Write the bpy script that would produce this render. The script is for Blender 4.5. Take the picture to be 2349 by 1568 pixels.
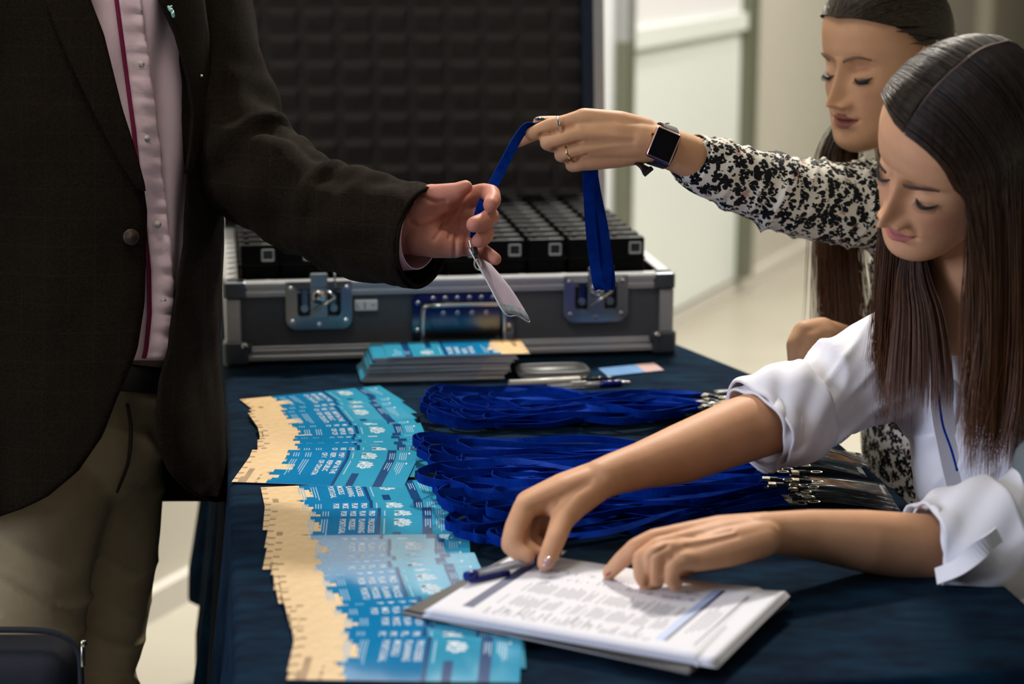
import bpy, bmesh, math, random
import numpy as np
from mathutils import Vector, Matrix, Quaternion, noise

for o in list(bpy.data.objects):
    bpy.data.objects.remove(o, do_unlink=True)
SC = bpy.context.scene
COL = SC.collection
random.seed(7)

# ------------------------------------------------------------------ camera
FPX, PITCH, ROLL, CAMZ, TABLE = 4700.0, math.radians(12.15), math.radians(0.2), 1.44, 0.75
_r0 = Vector((1, 0, 0)); _u0 = Vector((0, math.sin(PITCH), math.cos(PITCH)))
FW = Vector((0, math.cos(PITCH), -math.sin(PITCH)))
RT = _r0 * math.cos(ROLL) + _u0 * math.sin(ROLL)
UP = -_r0 * math.sin(ROLL) + _u0 * math.cos(ROLL)
CAM = Vector((0, 0, CAMZ))
cd = bpy.data.cameras.new('camera')
cam = bpy.data.objects.new('camera', cd); COL.objects.link(cam)
cd.sensor_fit = 'HORIZONTAL'; cd.sensor_width = 36.0; cd.lens = FPX / 2349.0 * 36.0
cd.clip_start = 0.05; cd.clip_end = 100
cam.matrix_world = Matrix(((RT.x, UP.x, -FW.x, CAM.x), (RT.y, UP.y, -FW.y, CAM.y), (RT.z, UP.z, -FW.z, CAM.z), (0, 0, 0, 1)))
cd.dof.use_dof = True; cd.dof.focus_distance = 2.47; cd.dof.aperture_fstop = 3.6
SC.camera = cam

# ------------------------------------------------------------------ light
SC.view_settings.view_transform = 'Standard'; SC.view_settings.look = 'None'
SC.view_settings.exposure = 0.0; SC.view_settings.gamma = 1.0
SC.view_settings.use_curve_mapping = False
W = bpy.data.worlds.new('world'); SC.world = W; W.use_nodes = True
W.node_tree.nodes['Background'].inputs[0].default_value = (1.0, 0.93, 0.86, 1)
W.node_tree.nodes['Background'].inputs[1].default_value = 0.022

def area(name, loc, target, sx, sy, power, color):
    l = bpy.data.lights.new(name, 'AREA'); l.shape = 'RECTANGLE'; l.size = sx; l.size_y = sy
    l.energy = power; l.color = color
    o = bpy.data.objects.new(name, l); COL.objects.link(o); o.location = loc
    o.rotation_euler = (Vector(target) - Vector(loc)).to_track_quat('-Z', 'Y').to_euler()
    return o
area('ceiling_panel_light', (0.35, 4.5, 3.15), (0.35, 3.8, 0), 0.32, 0.32, 128, (1.0, 0.94, 0.86))
area('ceiling_panel_light', (2.6, 6.6, 3.15), (2.3, 6.3, 0), 0.9, 0.9, 115, (1.0, 0.95, 0.86))
area('ceiling_panel_light', (0.9, 8.6, 3.15), (1.2, 8.4, 0), 0.9, 0.9, 115, (1.0, 0.95, 0.86))
area('ceiling_panel_light', (-0.7, 2.1, 3.15), (-0.3, 2.6, 0), 0.6, 0.6, 17, (1.0, 0.94, 0.86))
area('window_daylight', (-3.2, 0.7, 1.8), (0.5, 2.6, 0.9), 1.4, 1.6, 165, (0.70, 0.78, 1.0))

# ------------------------------------------------------------------ helpers
def ray(x, y):
    return FW + RT * ((x - 1174.5) / FPX) - UP * ((y - 784.0) / FPX)
def P(x, y, Z):                      # a point of the place: seen at x, y and Z metres deep
    return CAM + ray(x, y) * Z
def T(x, y, h=0.0):                  # a point h above the table top
    d = ray(x, y); s = (TABLE + h - CAM.z) / d.z
    return CAM + d * s
YAW = math.radians(8.3)
EU = Vector((math.cos(YAW), math.sin(YAW), 0)); EV = Vector((-math.sin(YAW), math.cos(YAW), 0))
def L(u, v, z=0.0):                  # table frame: u across, v along, z above the table top
    return EU * u + EV * v + Vector((0, 0, TABLE + z))

def tag(o, label=None, cat=None, group=None, kind=None):
    if label: o['label'] = label
    if cat: o['category'] = cat
    if group: o['group'] = group
    if kind: o['kind'] = kind
    return o
def link(name, me, mat=None, parent=None, smooth=False):
    o = bpy.data.objects.new(name, me); COL.objects.link(o)
    if mat is not None and len(me.materials) == 0:
        for m in (mat if isinstance(mat, (list, tuple)) else [mat]): me.materials.append(m)
    if parent is not None:
        o.parent = parent
        if not parent.get('_local'): o.matrix_parent_inverse = parent.matrix_basis.inverted()
    if smooth: me.polygons.foreach_set('use_smooth', [True] * len(me.polygons))
    return o
def empty(name, loc=(0, 0, 0), rz=0.0, local=True):
    o = bpy.data.objects.new(name, None); COL.objects.link(o); o.location = loc; o.rotation_euler = (0, 0, rz)
    o.empty_display_size = 0.05
    if local: o['_local'] = 1
    return o
def mesh(name, verts, faces):
    me = bpy.data.meshes.new(name); me.from_pydata([tuple(v) for v in verts], [], faces); me.update(); return me
def bm_mesh(name, bm):
    bmesh.ops.recalc_face_normals(bm, faces=bm.faces)
    me = bpy.data.meshes.new(name); bm.to_mesh(me); bm.free(); return me
def copy_tree(o, parent=None):
    c = o.copy(); COL.objects.link(c); c.parent = parent
    for ch in [x for x in bpy.data.objects if x.parent == o and x is not c]: copy_tree(ch, c)
    return c
def box_bm(bm, c, s, mtx=None, bevel=0.0, seg=1, mi=0):
    r = bmesh.ops.create_cube(bm, size=1.0)
    vs = r['verts']; bmesh.ops.scale(bm, vec=s, verts=vs)
    if bevel > 0:
        es = list({e for v in vs for e in v.link_edges})
        rb = bmesh.ops.bevel(bm, geom=es, offset=bevel, segments=seg, affect='EDGES', profile=0.5)
        vs = list({v for f in rb['faces'] for v in f.verts} | {v for v in vs if v.is_valid})
    bmesh.ops.translate(bm, vec=c, verts=vs)
    if mtx is not None: bmesh.ops.transform(bm, matrix=mtx, verts=vs)
    if mi:
        for f in {f for v in vs for f in v.link_faces}: f.material_index = mi
    return vs
def box(name, c, s, mat, parent=None, bevel=0.0, seg=1, mtx=None):
    bm = bmesh.new(); box_bm(bm, c, s, mtx, bevel, seg); return link(name, bm_mesh(name, bm), mat, parent)
def cyl_bm(bm, p0, p1, r0, r1=None, n=16, caps=True):
    p0 = Vector(p0); p1 = Vector(p1); d = p1 - p0; r1 = r0 if r1 is None else r1
    r = bmesh.ops.create_cone(bm, cap_ends=caps, segments=n, radius1=r0, radius2=r1, depth=d.length)
    m = Matrix.Translation((p0 + p1) / 2) @ d.to_track_quat('Z', 'Y').to_matrix().to_4x4()
    bmesh.ops.transform(bm, matrix=m, verts=r['verts']); return r['verts']
def sph_bm(bm, c, r, sub=2, sc=None):
    q = bmesh.ops.create_icosphere(bm, subdivisions=sub, radius=1.0)
    s = sc if sc is not None else (r, r, r)
    bmesh.ops.scale(bm, vec=s, verts=q['verts']); bmesh.ops.translate(bm, vec=c, verts=q['verts']); return q['verts']
def cyl(name, p0, p1, r, mat, parent=None, n=16, r1=None, smooth=True):
    bm = bmesh.new(); cyl_bm(bm, p0, p1, r, r1, n)
    o = link(name, bm_mesh(name, bm), mat, parent)
    if smooth:
        for p in o.data.polygons: p.use_smooth = len(p.vertices) == 4
    return o
def crom(pts, n):                    # Catmull-Rom through vectors (any dimension), n samples per span
    a = np.array([list(p) for p in pts], float); out = []
    a = np.vstack([2 * a[0] - a[1], a, 2 * a[-1] - a[-2]])
    for i in range(1, len(a) - 2):
        for k in range(n):
            t = k / n
            out.append(0.5 * (2 * a[i] + (a[i + 1] - a[i - 1]) * t + (2 * a[i - 1] - 5 * a[i] + 4 * a[i + 1] - a[i + 2]) * t * t + (-a[i - 1] + 3 * a[i] - 3 * a[i + 1] + a[i + 2]) * t ** 3))
    out.append(a[-2]); return np.array(out)
def interp(tab, x):                  # table rows: key, values...
    t = np.array(tab, float)
    return [float(np.interp(x, t[:, 0], t[:, i])) for i in range(1, t.shape[1])]
def frames(path, up=Vector((0, 0, 1))):
    n = len(path); out = []; prev = None
    for i in range(n):
        t = (path[min(i + 1, n - 1)] - path[max(i - 1, 0)]).normalized()
        if prev is None:
            s = t.cross(up)
            if s.length < 1e-4: s = t.cross(Vector((0, 1, 0)))
            s.normalize()
        else:
            s = prev - t * prev.dot(t); s.normalize()
        prev = s; out.append((t, s, s.cross(t)))
    return out
def tube(name, pts, n, mat, parent=None, seg=24, wrinkle=None, thick=0.0, caps=True, sub=0, up=Vector((0, 0, 1))):
    """pts: (Vector, ra, rb) rings; a smooth swept tube; wrinkle(i_frac, ang, pos) adds to the radius"""
    rows = crom([list(p[0]) + [p[1], p[2]] for p in pts], n)
    path = [Vector(r[:3]) for r in rows]; fr = frames(path, up)
    vs, fs = [], []; m = len(rows)
    for i in range(m):
        t, s, b = fr[i]
        for k in range(seg):
            a = 2 * math.pi * k / seg; ra, rb = rows[i][3], rows[i][4]
            w = wrinkle(i / (m - 1), a, path[i]) if wrinkle else 0.0
            vs.append(path[i] + s * (math.cos(a) * (ra + w)) + b * (math.sin(a) * (rb + w)))
    for i in range(m - 1):
        for k in range(seg):
            k2 = (k + 1) % seg
            fs.append((i * seg + k, i * seg + k2, (i + 1) * seg + k2, (i + 1) * seg + k))
    if caps:
        fs.append(tuple(range(seg))[::-1]); fs.append(tuple((m - 1) * seg + k for k in range(seg)))
    o = link(name, mesh(name, vs, fs), mat, parent, True)
    if thick:
        md = o.modifiers.new('solid', 'SOLIDIFY'); md.thickness = thick; md.offset = -1
    if sub:
        md = o.modifiers.new('sub', 'SUBSURF'); md.levels = sub; md.render_levels = sub
    return o
def grid_faces(nu, nv, wrap=False):
    f = []
    for i in range(nu - 1):
        for j in range(nv if wrap else nv - 1):
            j2 = (j + 1) % nv; f.append((i * nv + j, i * nv + j2, (i + 1) * nv + j2, (i + 1) * nv + j))
    return f
def blob_mesh(name, chains, voxel=0.0025, smooth=6, fac=0.5, extra=None, keep=False):
    """tapered limbs (chains of (point, radius)) grown together into one continuous skin"""
    bm = bmesh.new()
    for ch in chains:
        for i, (p, r) in enumerate(ch):
            sph_bm(bm, p, r, 3 if r > 0.016 else 2)
            if i:
                p0, r0 = ch[i - 1]
                if (Vector(p) - Vector(p0)).length > 1e-4: cyl_bm(bm, p0, p, r0, r, 40 if r > 0.016 else 20)
    if extra: extra(bm)
    me = bpy.data.meshes.new(name + '_raw'); bm.to_mesh(me); bm.free()
    o = bpy.data.objects.new(name + '_raw', me); COL.objects.link(o)
    md = o.modifiers.new('r', 'REMESH'); md.mode = 'VOXEL'; md.voxel_size = voxel; md.adaptivity = 0.0
    ms = o.modifiers.new('s', 'SMOOTH'); ms.factor = fac; ms.iterations = smooth
    dg = bpy.context.evaluated_depsgraph_get(); dg.update()
    out = bpy.data.meshes.new_from_object(o.evaluated_get(dg)); out.name = name
    bpy.data.objects.remove(o, do_unlink=True); bpy.data.meshes.remove(me)
    out.polygons.foreach_set('use_smooth', [True] * len(out.polygons)); out.materials.clear()
    return out
def join_meshes(name, mes):
    V = []; Fc = []; off = 0
    for me in mes:
        V += [tuple(v.co) for v in me.vertices]; Fc += [tuple(off + i for i in p.vertices) for p in me.polygons]; off += len(me.vertices)
    m = mesh(name, V, Fc); m.polygons.foreach_set('use_smooth', [True] * len(m.polygons)); return m

# ------------------------------------------------------------------ materials
def mat(name, color, rough=0.5, metal=0.0, spec=0.5, c2=None, cscale=30.0, bump=0.0, bscale=200.0, sheen=0.0, sss=0.0, sssc=(1, .3, .15), trans=0.0, ior=1.45, emit=0.0, alpha=1.0, stretch=None, coat=0.0, detail=3.0, vcol=None):
    m = bpy.data.materials.new(name); m.use_nodes = True
    nt = m.node_tree; b = nt.nodes['Principled BSDF']; N = nt.nodes.new; K = nt.links.new
    b.inputs['Base Color'].default_value = (*color, 1); b.inputs['Roughness'].default_value = rough
    b.inputs['Metallic'].default_value = metal; b.inputs['Specular IOR Level'].default_value = spec
    b.inputs['Sheen Weight'].default_value = sheen; b.inputs['Coat Weight'].default_value = coat
    b.inputs['Transmission Weight'].default_value = trans; b.inputs['IOR'].default_value = ior; b.inputs['Alpha'].default_value = alpha
    if sss:
        b.inputs['Subsurface Weight'].default_value = sss; b.inputs['Subsurface Radius'].default_value = sssc; b.inputs['Subsurface Scale'].default_value = 0.006
    if emit:
        b.inputs['Emission Color'].default_value = (*color, 1); b.inputs['Emission Strength'].default_value = emit
    tc = N('ShaderNodeTexCoord'); src = tc.outputs['Object']
    if stretch:
        mp = N('ShaderNodeMapping'); mp.inputs['Scale'].default_value = stretch; K(src, mp.inputs[0]); src = mp.outputs[0]
    colsock = None
    if c2:
        nz = N('ShaderNodeTexNoise'); nz.inputs['Scale'].default_value = cscale; nz.inputs['Detail'].default_value = detail; K(src, nz.inputs['Vector'])
        rp = N('ShaderNodeValToRGB'); rp.color_ramp.elements[0].position = .35; rp.color_ramp.elements[1].position = .68
        rp.color_ramp.elements[0].color = (*color, 1); rp.color_ramp.elements[1].color = (*c2, 1)
        K(nz.outputs['Fac'], rp.inputs[0]); colsock = rp.outputs[0]
    if vcol:
        at = N('ShaderNodeAttribute'); at.attribute_name = vcol
        mx = N('ShaderNodeMix'); mx.data_type = 'RGBA'; mx.inputs['B'].default_value = (1, 1, 1, 1)
        K(at.outputs['Alpha'], mx.inputs['Factor']); K(at.outputs['Color'], mx.inputs['B'])
        if colsock: K(colsock, mx.inputs['A'])
        else: mx.inputs['A'].default_value = (*color, 1)
        colsock = mx.outputs['Result']
    if colsock: K(colsock, b.inputs['Base Color'])
    if bump:
        nb = N('ShaderNodeTexNoise'); nb.inputs['Scale'].default_value = bscale; nb.inputs['Detail'].default_value = 4; K(src, nb.inputs['Vector'])
        bp = N('ShaderNodeBump'); bp.inputs['Strength'].default_value = bump; bp.inputs['Distance'].default_value = 0.002
        K(nb.outputs['Fac'], bp.inputs['Height']); K(bp.outputs[0], b.inputs['Normal'])
    return m
# ================================================================== the room
M_floor = mat('floor_screed', (0.44, 0.415, 0.345), 0.35, c2=(0.49, 0.465, 0.39), cscale=2.0, spec=0.4)
M_wall = mat('wall_paint', (0.55, 0.525, 0.455), 0.6, c2=(0.59, 0.565, 0.49), cscale=1.2)
M_panel = mat('frosted_panel', (0.82, 0.87, 0.84), 0.22, c2=(0.78, 0.83, 0.80), cscale=0.9, spec=0.5)
M_panel2 = mat('cream_panel', (0.78, 0.75, 0.66), 0.3, c2=(0.82, 0.78, 0.68), cscale=1.0)
M_base = mat('baseboard_paint', (0.64, 0.61, 0.55), 0.35)
M_mull = mat('mullion_olive', (0.16, 0.17, 0.12), 0.4, metal=0.3)
M_mullg = mat('mullion_grey', (0.42, 0.43, 0.42), 0.35, metal=0.6)
M_ceil = mat('ceiling_paint', (0.75, 0.73, 0.68), 0.8)

def slab(name, c, s, m, kind='structure', parent=None):
    o = box(name, c, s, m, parent); 
    if kind: o['kind'] = kind
    return o
slab('floor', (1.5, 4.0, -0.05), (12.0, 14.0, 0.1), M_floor)
slab('ceiling', (1.5, 4.0, 3.25), (12.0, 14.0, 0.1), M_ceil)
WA = Vector((-0.75, 3.95, 0)); WD = Vector((0.405, 0.914, 0)).normalized(); WN = Vector((WD.y, -WD.x, 0))
WROT = math.atan2(WD.y, WD.x)
def wall_s(px, py=700):              # where the sight line through px meets the slanting wall, and how high
    d = ray(px, py); s = (WA - CAM).dot(WN) / d.dot(WN); p = CAM + d * s
    return (p - WA).dot(WD), p.z
wm = Matrix.Translation(WA) @ Matrix.Rotation(WROT, 4, 'Z')     # local x along the wall, y away from us, z up
def wall_box(name, s0, s1, y0, y1, z0, z1, m, parent=None, kind='structure', bevel=0.0):
    bm = bmesh.new(); box_bm(bm, ((s0 + s1) / 2, (y0 + y1) / 2, (z0 + z1) / 2), (s1 - s0, y1 - y0, z1 - z0), wm, bevel)
    o = link(name, bm_mesh(name, bm), m, parent)
    if kind and parent is None: o['kind'] = kind
    return o
wall_back = wall_box('wall_back', -3.0, 12.0, 0.02, 0.12, 0, 3.2, M_wall)
wall_box('baseboard_back', -3.0, 12.0, -0.012, 0.02, 0, 0.06, M_base)
# glazed partition standing in the wall: posts, rail and panes
s1, _ = wall_s(1410, 400); s2, _ = wall_s(1697, 300); s0, zl = wall_s(470, 100); s3, _ = wall_s(2252, 100)
_, zr = wall_s(1425, 92)
part = empty('window_1', WA, 0, local=False); part['kind'] = 'structure'
wall_box('post', s1 - 0.035, s1 + 0.035, -0.05, 0.03, 0.0, zr, M_mull, part)
wall_box('post', s1 - 0.035, s1 + 0.035, -0.05, 0.03, zr, 3.2, M_mullg, part)
wall_box('post', s2 - 0.045, s2 + 0.045, -0.05, 0.03, 0.075, 3.2, M_mull, part)
wall_box('rail', s1 + 0.035, s2 - 0.045, -0.035, 0.02, zr - 0.03, zr + 0.03, M_panel, part)
wall_box('pane', s1 + 0.035, s2 - 0.045, -0.01, 0.015, 0.075, zr - 0.03, M_panel, part)
wall_box('pane', s1 + 0.035, s2 - 0.045, -0.01, 0.015, zr + 0.03, 3.2, mat('pane_bright', (0.86, 0.86, 0.88), 0.25), part)
wall_box('pane', s1 - 1.35, s1 - 0.035, -0.01, 0.015, 0.075, 3.2, mat('pane_cool', (0.80, 0.83, 0.88), 0.25), part)
wall_box('post', s3 - 0.04, s3 + 1.4, -0.06, 0.03, 0.0, 3.2, mat('end_pier_paint', (0.56, 0.53, 0.42), 0.6), part)
# far left wall behind the man, daylight side
slab('wall_left', (-4.4, 4.0, 1.6), (0.1, 14.0, 3.2), M_wall)
slab('wall_right', (7.4, 4.0, 1.6), (0.1, 14.0, 3.2), M_wall)

# ================================================================== the table
M_cloth = mat('navy_velvet', (0.0009, 0.0058, 0.0160), 0.9, spec=0.04, c2=(0.0030, 0.0190, 0.040), sheen=0.012, cscale=22, bump=0.5, bscale=420, detail=6, stretch=(1, 2.2, 1))
M_wood = mat('table_board', (0.22, 0.16, 0.10), 0.5)
M_steel = mat('grey_steel', (0.35, 0.36, 0.37), 0.35, metal=1.0)
V0, V1 = 1.69, 3.72
table = empty('folding_table', L(0.4, 2.7, -TABLE)); table['_local'] = 0; del table['_local']
tag(table, 'long folding table hidden under a dark navy velvet cloth', 'table')
bm = bmesh.new(); mt = Matrix.Rotation(YAW, 4, 'Z')
box_bm(bm, (0.375, (V0 + V1) / 2, TABLE - 0.025), (0.66, V1 - V0 - 0.06, 0.03), mt)
link('tabletop', bm_mesh('tabletop', bm), M_wood, table)
for u, v in ((0.1, V0 + .15), (0.62, V0 + .15), (0.1, V1 - .15), (0.62, V1 - .15)):
    a = EU * u + EV * v
    cyl('leg', a + Vector((0, 0, 0)), a + Vector((0, 0, TABLE - 0.04)), 0.016, M_steel, table)
def table_outline():
    pts = []
    def arc(cu, cv, r, a0, a1, n=6):
        for i in range(n + 1):
            a = math.radians(a0 + (a1 - a0) * i / n); pts.append((cu + r * math.cos(a), cv + r * math.sin(a)))
    def seg(p, q, n):
        for i in range(1, n): pts.append((p[0] + (q[0] - p[0]) * i / n, p[1] + (q[1] - p[1]) * i / n))
    r = 0.02
    arc(0.005 + r, V0 + r, r, 180, 270); seg((0.005 + r, V0), (0.80 - r, V0), 40)
    arc(0.80 - r, V0 + r, r, 270, 360); seg((0.80, V0 + r), (0.80, 2.84), 60)
    arc(0.80 - 0.1, 2.85, 0.1, 0, 18, 4); seg((0.795, 2.885), (0.722, 3.14), 14)
    arc(0.715 - 0.05, 3.17, 0.05, 18, 0, 2); seg((0.715, 3.18), (0.715, V1 - r), 20)
    arc(0.715 - r, V1 - r, r, 0, 90); seg((0.715 - r, V1), (0.005 + r, V1), 30)
    arc(0.005 + r, V1 - r, r, 90, 180); seg((0.005, V1 - r), (0.005, V0 + r), 110)
    return pts
OUT = table_outline(); NO = len(OUT)
cen = (0.38, 2.7)
def cloth_mesh():
    vs, fs = [], []
    rings = [(-0.012, 0.0), (-0.006, -0.0008), (-0.002, -0.003), (0.0, -0.008)] + [(None, -0.02 - 0.052 * k) for k in range(11)]
    nrm = []
    for i in range(NO):
        a = Vector(OUT[i - 1] ); b = Vector(OUT[(i + 1) % NO]); t = (b - a); t.normalize(); nrm.append(Vector((t.y, -t.x)))
    length = 0; acc = []
    for i in range(NO):
        acc.append(length); length += (Vector(OUT[(i + 1) % NO]) - Vector(OUT[i])).length
    for ro, z in rings:
        for i in range(NO):
            o = ro; d = -z
            if ro is None:
                s = acc[i]; k = min(1.0, d / 0.5)
                left = 1.0 if OUT[i][0] < 0.02 else 0.55
                o = left * k * (0.026 + 0.034 * math.sin(s * 22.0 + 0.6 * math.sin(s * 7)) + 0.018 * math.sin(s * 47 + 1.3) * k)
                o += 0.003 * math.sin(s * 90) * k
                if OUT[i][0] > 0.78: o = min(o, 0.02)
            p = Vector(OUT[i]) + nrm[i] * o
            zz = z if ro is not None else z + 0.012 * math.sin(acc[i] * 9) * min(1, d / .5)
            vs.append(L(p.x, p.y, zz))
    nr = len(rings)
    for r in range(nr - 1):
        for i in range(NO):
            j = (i + 1) % NO; fs.append((r * NO + i, (r + 1) * NO + i, (r + 1) * NO + j, r * NO + j))
    fs.append(tuple(range(NO)))
    me = mesh('tablecloth', vs, fs); bm = bmesh.new(); bm.from_mesh(me); bmesh.ops.triangulate(bm, faces=[f for f in bm.faces if len(f.verts) > 4]); bm.to_mesh(me); bm.free(); return me
cloth = link('tablecloth', cloth_mesh(), M_cloth, None, True)
tag(cloth, 'dark navy velvet cloth draped over the long table', 'tablecloth')
# ================================================================== flight case with receivers
M_lam = mat('grey_laminate', (0.085, 0.092, 0.105), 0.42, bump=0.25, bscale=900, c2=(0.100, 0.106, 0.118), cscale=300, spec=0.4)
M_alu = mat('brushed_aluminium', (0.58, 0.59, 0.60), 0.36, metal=0.45, c2=(0.50, 0.51, 0.53), cscale=60, stretch=(1, 30, 30))
M_corner = mat('corner_zinc', (0.12, 0.14, 0.16), 0.38, metal=0.7)
M_chrome = mat('chrome_plate', (0.34, 0.38, 0.41), 0.30, metal=1.0, bump=0.08, bscale=60)
M_chromed = mat('dark_chrome', (0.13, 0.15, 0.18), 0.16, metal=1.0)
M_rivet = mat('rivet_steel', (0.70, 0.70, 0.68), 0.22, metal=1.0)
M_black = mat('black_plastic', (0.012, 0.012, 0.013), 0.35, spec=0.4)
M_rubber = mat('black_rubber', (0.010, 0.010, 0.011), 0.6)
M_foam = mat('charcoal_foam', (0.052, 0.048, 0.048), 0.95, spec=0.1, bump=0.8, bscale=1200)
M_white = mat('white_sticker', (0.88, 0.88, 0.88), 0.5)
M_ink = mat('black_ink', (0.01, 0.01, 0.012), 0.6)
CW, CD, CH = 0.684, 0.55, 0.126
C0 = L(0.012, 3.052, 0.0015)            # front left bottom corner of the case
case = empty('flight_case', C0, YAW)
tag(case, 'grey and aluminium flight case standing open on the navy table', 'flight case')
def cbox(name, u0, u1, v0, v1, z0, z1, m, parent=case, bevel=0.0, seg=1):
    return box(name, ((u0 + u1) / 2, (v0 + v1) / 2, (z0 + z1) / 2), (abs(u1 - u0), abs(v1 - v0), abs(z1 - z0)), m, parent, bevel, seg)
t = 0.009
Z0 = 0.006
cbox('base_panel', 0.004, CW - .004, 0.004, CD - .004, Z0, Z0 + t, M_lam)
cbox('front_panel', 0.004, CW - .004, 0.003, 0.003 + t, Z0, CH - .004, M_lam)
cbox('back_panel', 0.004, CW - .004, CD - t - .003, CD - .003, Z0, CH - .004, M_lam)
cbox('side_panel', 0.003, 0.003 + t, 0.003, CD - .003, Z0, CH - .004, M_lam)
cbox('side_panel', CW - t - .003, CW - .003, 0.003, CD - .003, Z0, CH - .004, M_lam)
# aluminium edging: an L profile with a raised lip
def rail_x(name, v0, z, up, parent=case, m=M_alu, zoff=0.0):
    bm = bmesh.new(); s = 1 if up else -1
    sg = 1 if v0 < 0.1 else -1
    box_bm(bm, (CW / 2, v0 + sg * 0.0005, z - s * 0.011), (CW - 0.03, 0.003, 0.022), None, 0.0008)
    box_bm(bm, (CW / 2, v0 + sg * 0.0088, z - s * 0.0005), (CW - 0.03, 0.0185, 0.004), None, 0.001)
    box_bm(bm, (CW / 2, v0 - sg * 0.0016, z - s * 0.004), (CW - 0.03, 0.003, 0.008), None, 0.0012)
    box_bm(bm, (CW / 2, v0 - sg * 0.0012, z - s * 0.0155), (CW - 0.03, 0.002, 0.003), None, 0.0008)
    return link(name, bm_mesh(name, bm), m, parent)
def rail_y(name, u0, z, up, parent=case):
    bm = bmesh.new(); s = 1 if up else -1; sg = 1 if u0 < 0.1 else -1
    box_bm(bm, (u0 + sg * 0.0005, CD / 2, z - s * 0.011), (0.003, CD - 0.03, 0.022), None, 0.0008)
    box_bm(bm, (u0 + sg * 0.0088, CD / 2, z - s * 0.0005), (0.0185, CD - 0.03, 0.004), None, 0.001)
    box_bm(bm, (u0 - sg * 0.0012, CD / 2, z - s * 0.004), (0.003, CD - 0.03, 0.008), None, 0.0012)
    return link(name, bm_mesh(name, bm), M_alu, parent)
rail_x('edge_rail', 0.0, CH, True); rail_x('edge_rail', CD, CH, True)
rail_x('edge_rail', 0.0, 0.006, False); rail_x('edge_rail', CD, 0.006, False)
rail_y('edge_rail', 0.0, CH, True); rail_y('edge_rail', CW, CH, True); rail_y('edge_rail', 0.0, 0.006, False); rail_y('edge_rail', CW, 0.006, False)
for u0, sg in ((0.0, 1), (CW, -1)):
    for v0, sv in ((0.0, 1), (CD, -1)):
        bm = bmesh.new()
        box_bm(bm, (u0 + sg * 0.009, v0 + sv * 0.0, CH / 2), (0.022, 0.003, CH - 0.05), None, 0.0008)
        box_bm(bm, (u0, v0 + sv * 0.009, CH / 2), (0.003, 0.022, CH - 0.05), None, 0.0008)
        box_bm(bm, (u0 + sg * 0.017, v0 - sv * 0.0015, CH / 2), (0.003, 0.002, CH - 0.05), None, 0.0006)
        link('corner_post', bm_mesh('corner_post', bm), M_alu, case)
        # top corner cap and heavy bottom corner with its rivet
        bm = bmesh.new(); box_bm(bm, (u0 + sg * 0.013, v0 + sv * 0.013, CH - 0.0115), (0.034, 0.034, 0.026), None, 0.004, 2)
        for k in range(4): box_bm(bm, (u0 + sg * (0.002 + k * 0.005), v0 - sv * 0.0042, CH - 0.0115), (0.002, 0.0015, 0.022), None)
        link('corner_cap', bm_mesh('corner_cap', bm), M_corner, case)
        bm = bmesh.new(); box_bm(bm, (u0 + sg * 0.012, v0 + sv * 0.012, 0.018), (0.038, 0.038, 0.038), None, 0.006, 3)
        box_bm(bm, (u0 + sg * 0.027, v0 - sv * 0.003, 0.027), (0.018, 0.006, 0.016), None, 0.0025, 2)
        c = link('corner_foot', bm_mesh('corner_foot', bm), M_corner, case)
        bm = bmesh.new(); sph_bm(bm, (u0 + sg * 0.025, v0 - sv * 0.008, 0.031), 1, 2, (0.0055, 0.004, 0.0055))
        link('rivet', bm_mesh('rivet', bm), M_rivet, c, True)
rv = None
def rivet(u, z, parent, y=-0.0045, r=0.0042):
    global rv
    if rv is None:
        bm = bmesh.new(); cyl_bm(bm, (0, 0.001, 0), (0, -0.0012, 0), 1, .95, 14); cyl_bm(bm, (0, -0.0012, 0), (0, -0.0026, 0), .85, .5, 14); 
        rv = bm_mesh('rivet', bm); bm2 = None
        for v in rv.vertices: v.co.x *= 0.0042; v.co.z *= 0.0042
    o = link('rivet', rv, M_rivet, parent); o.location = (u, y, z); return o
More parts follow.
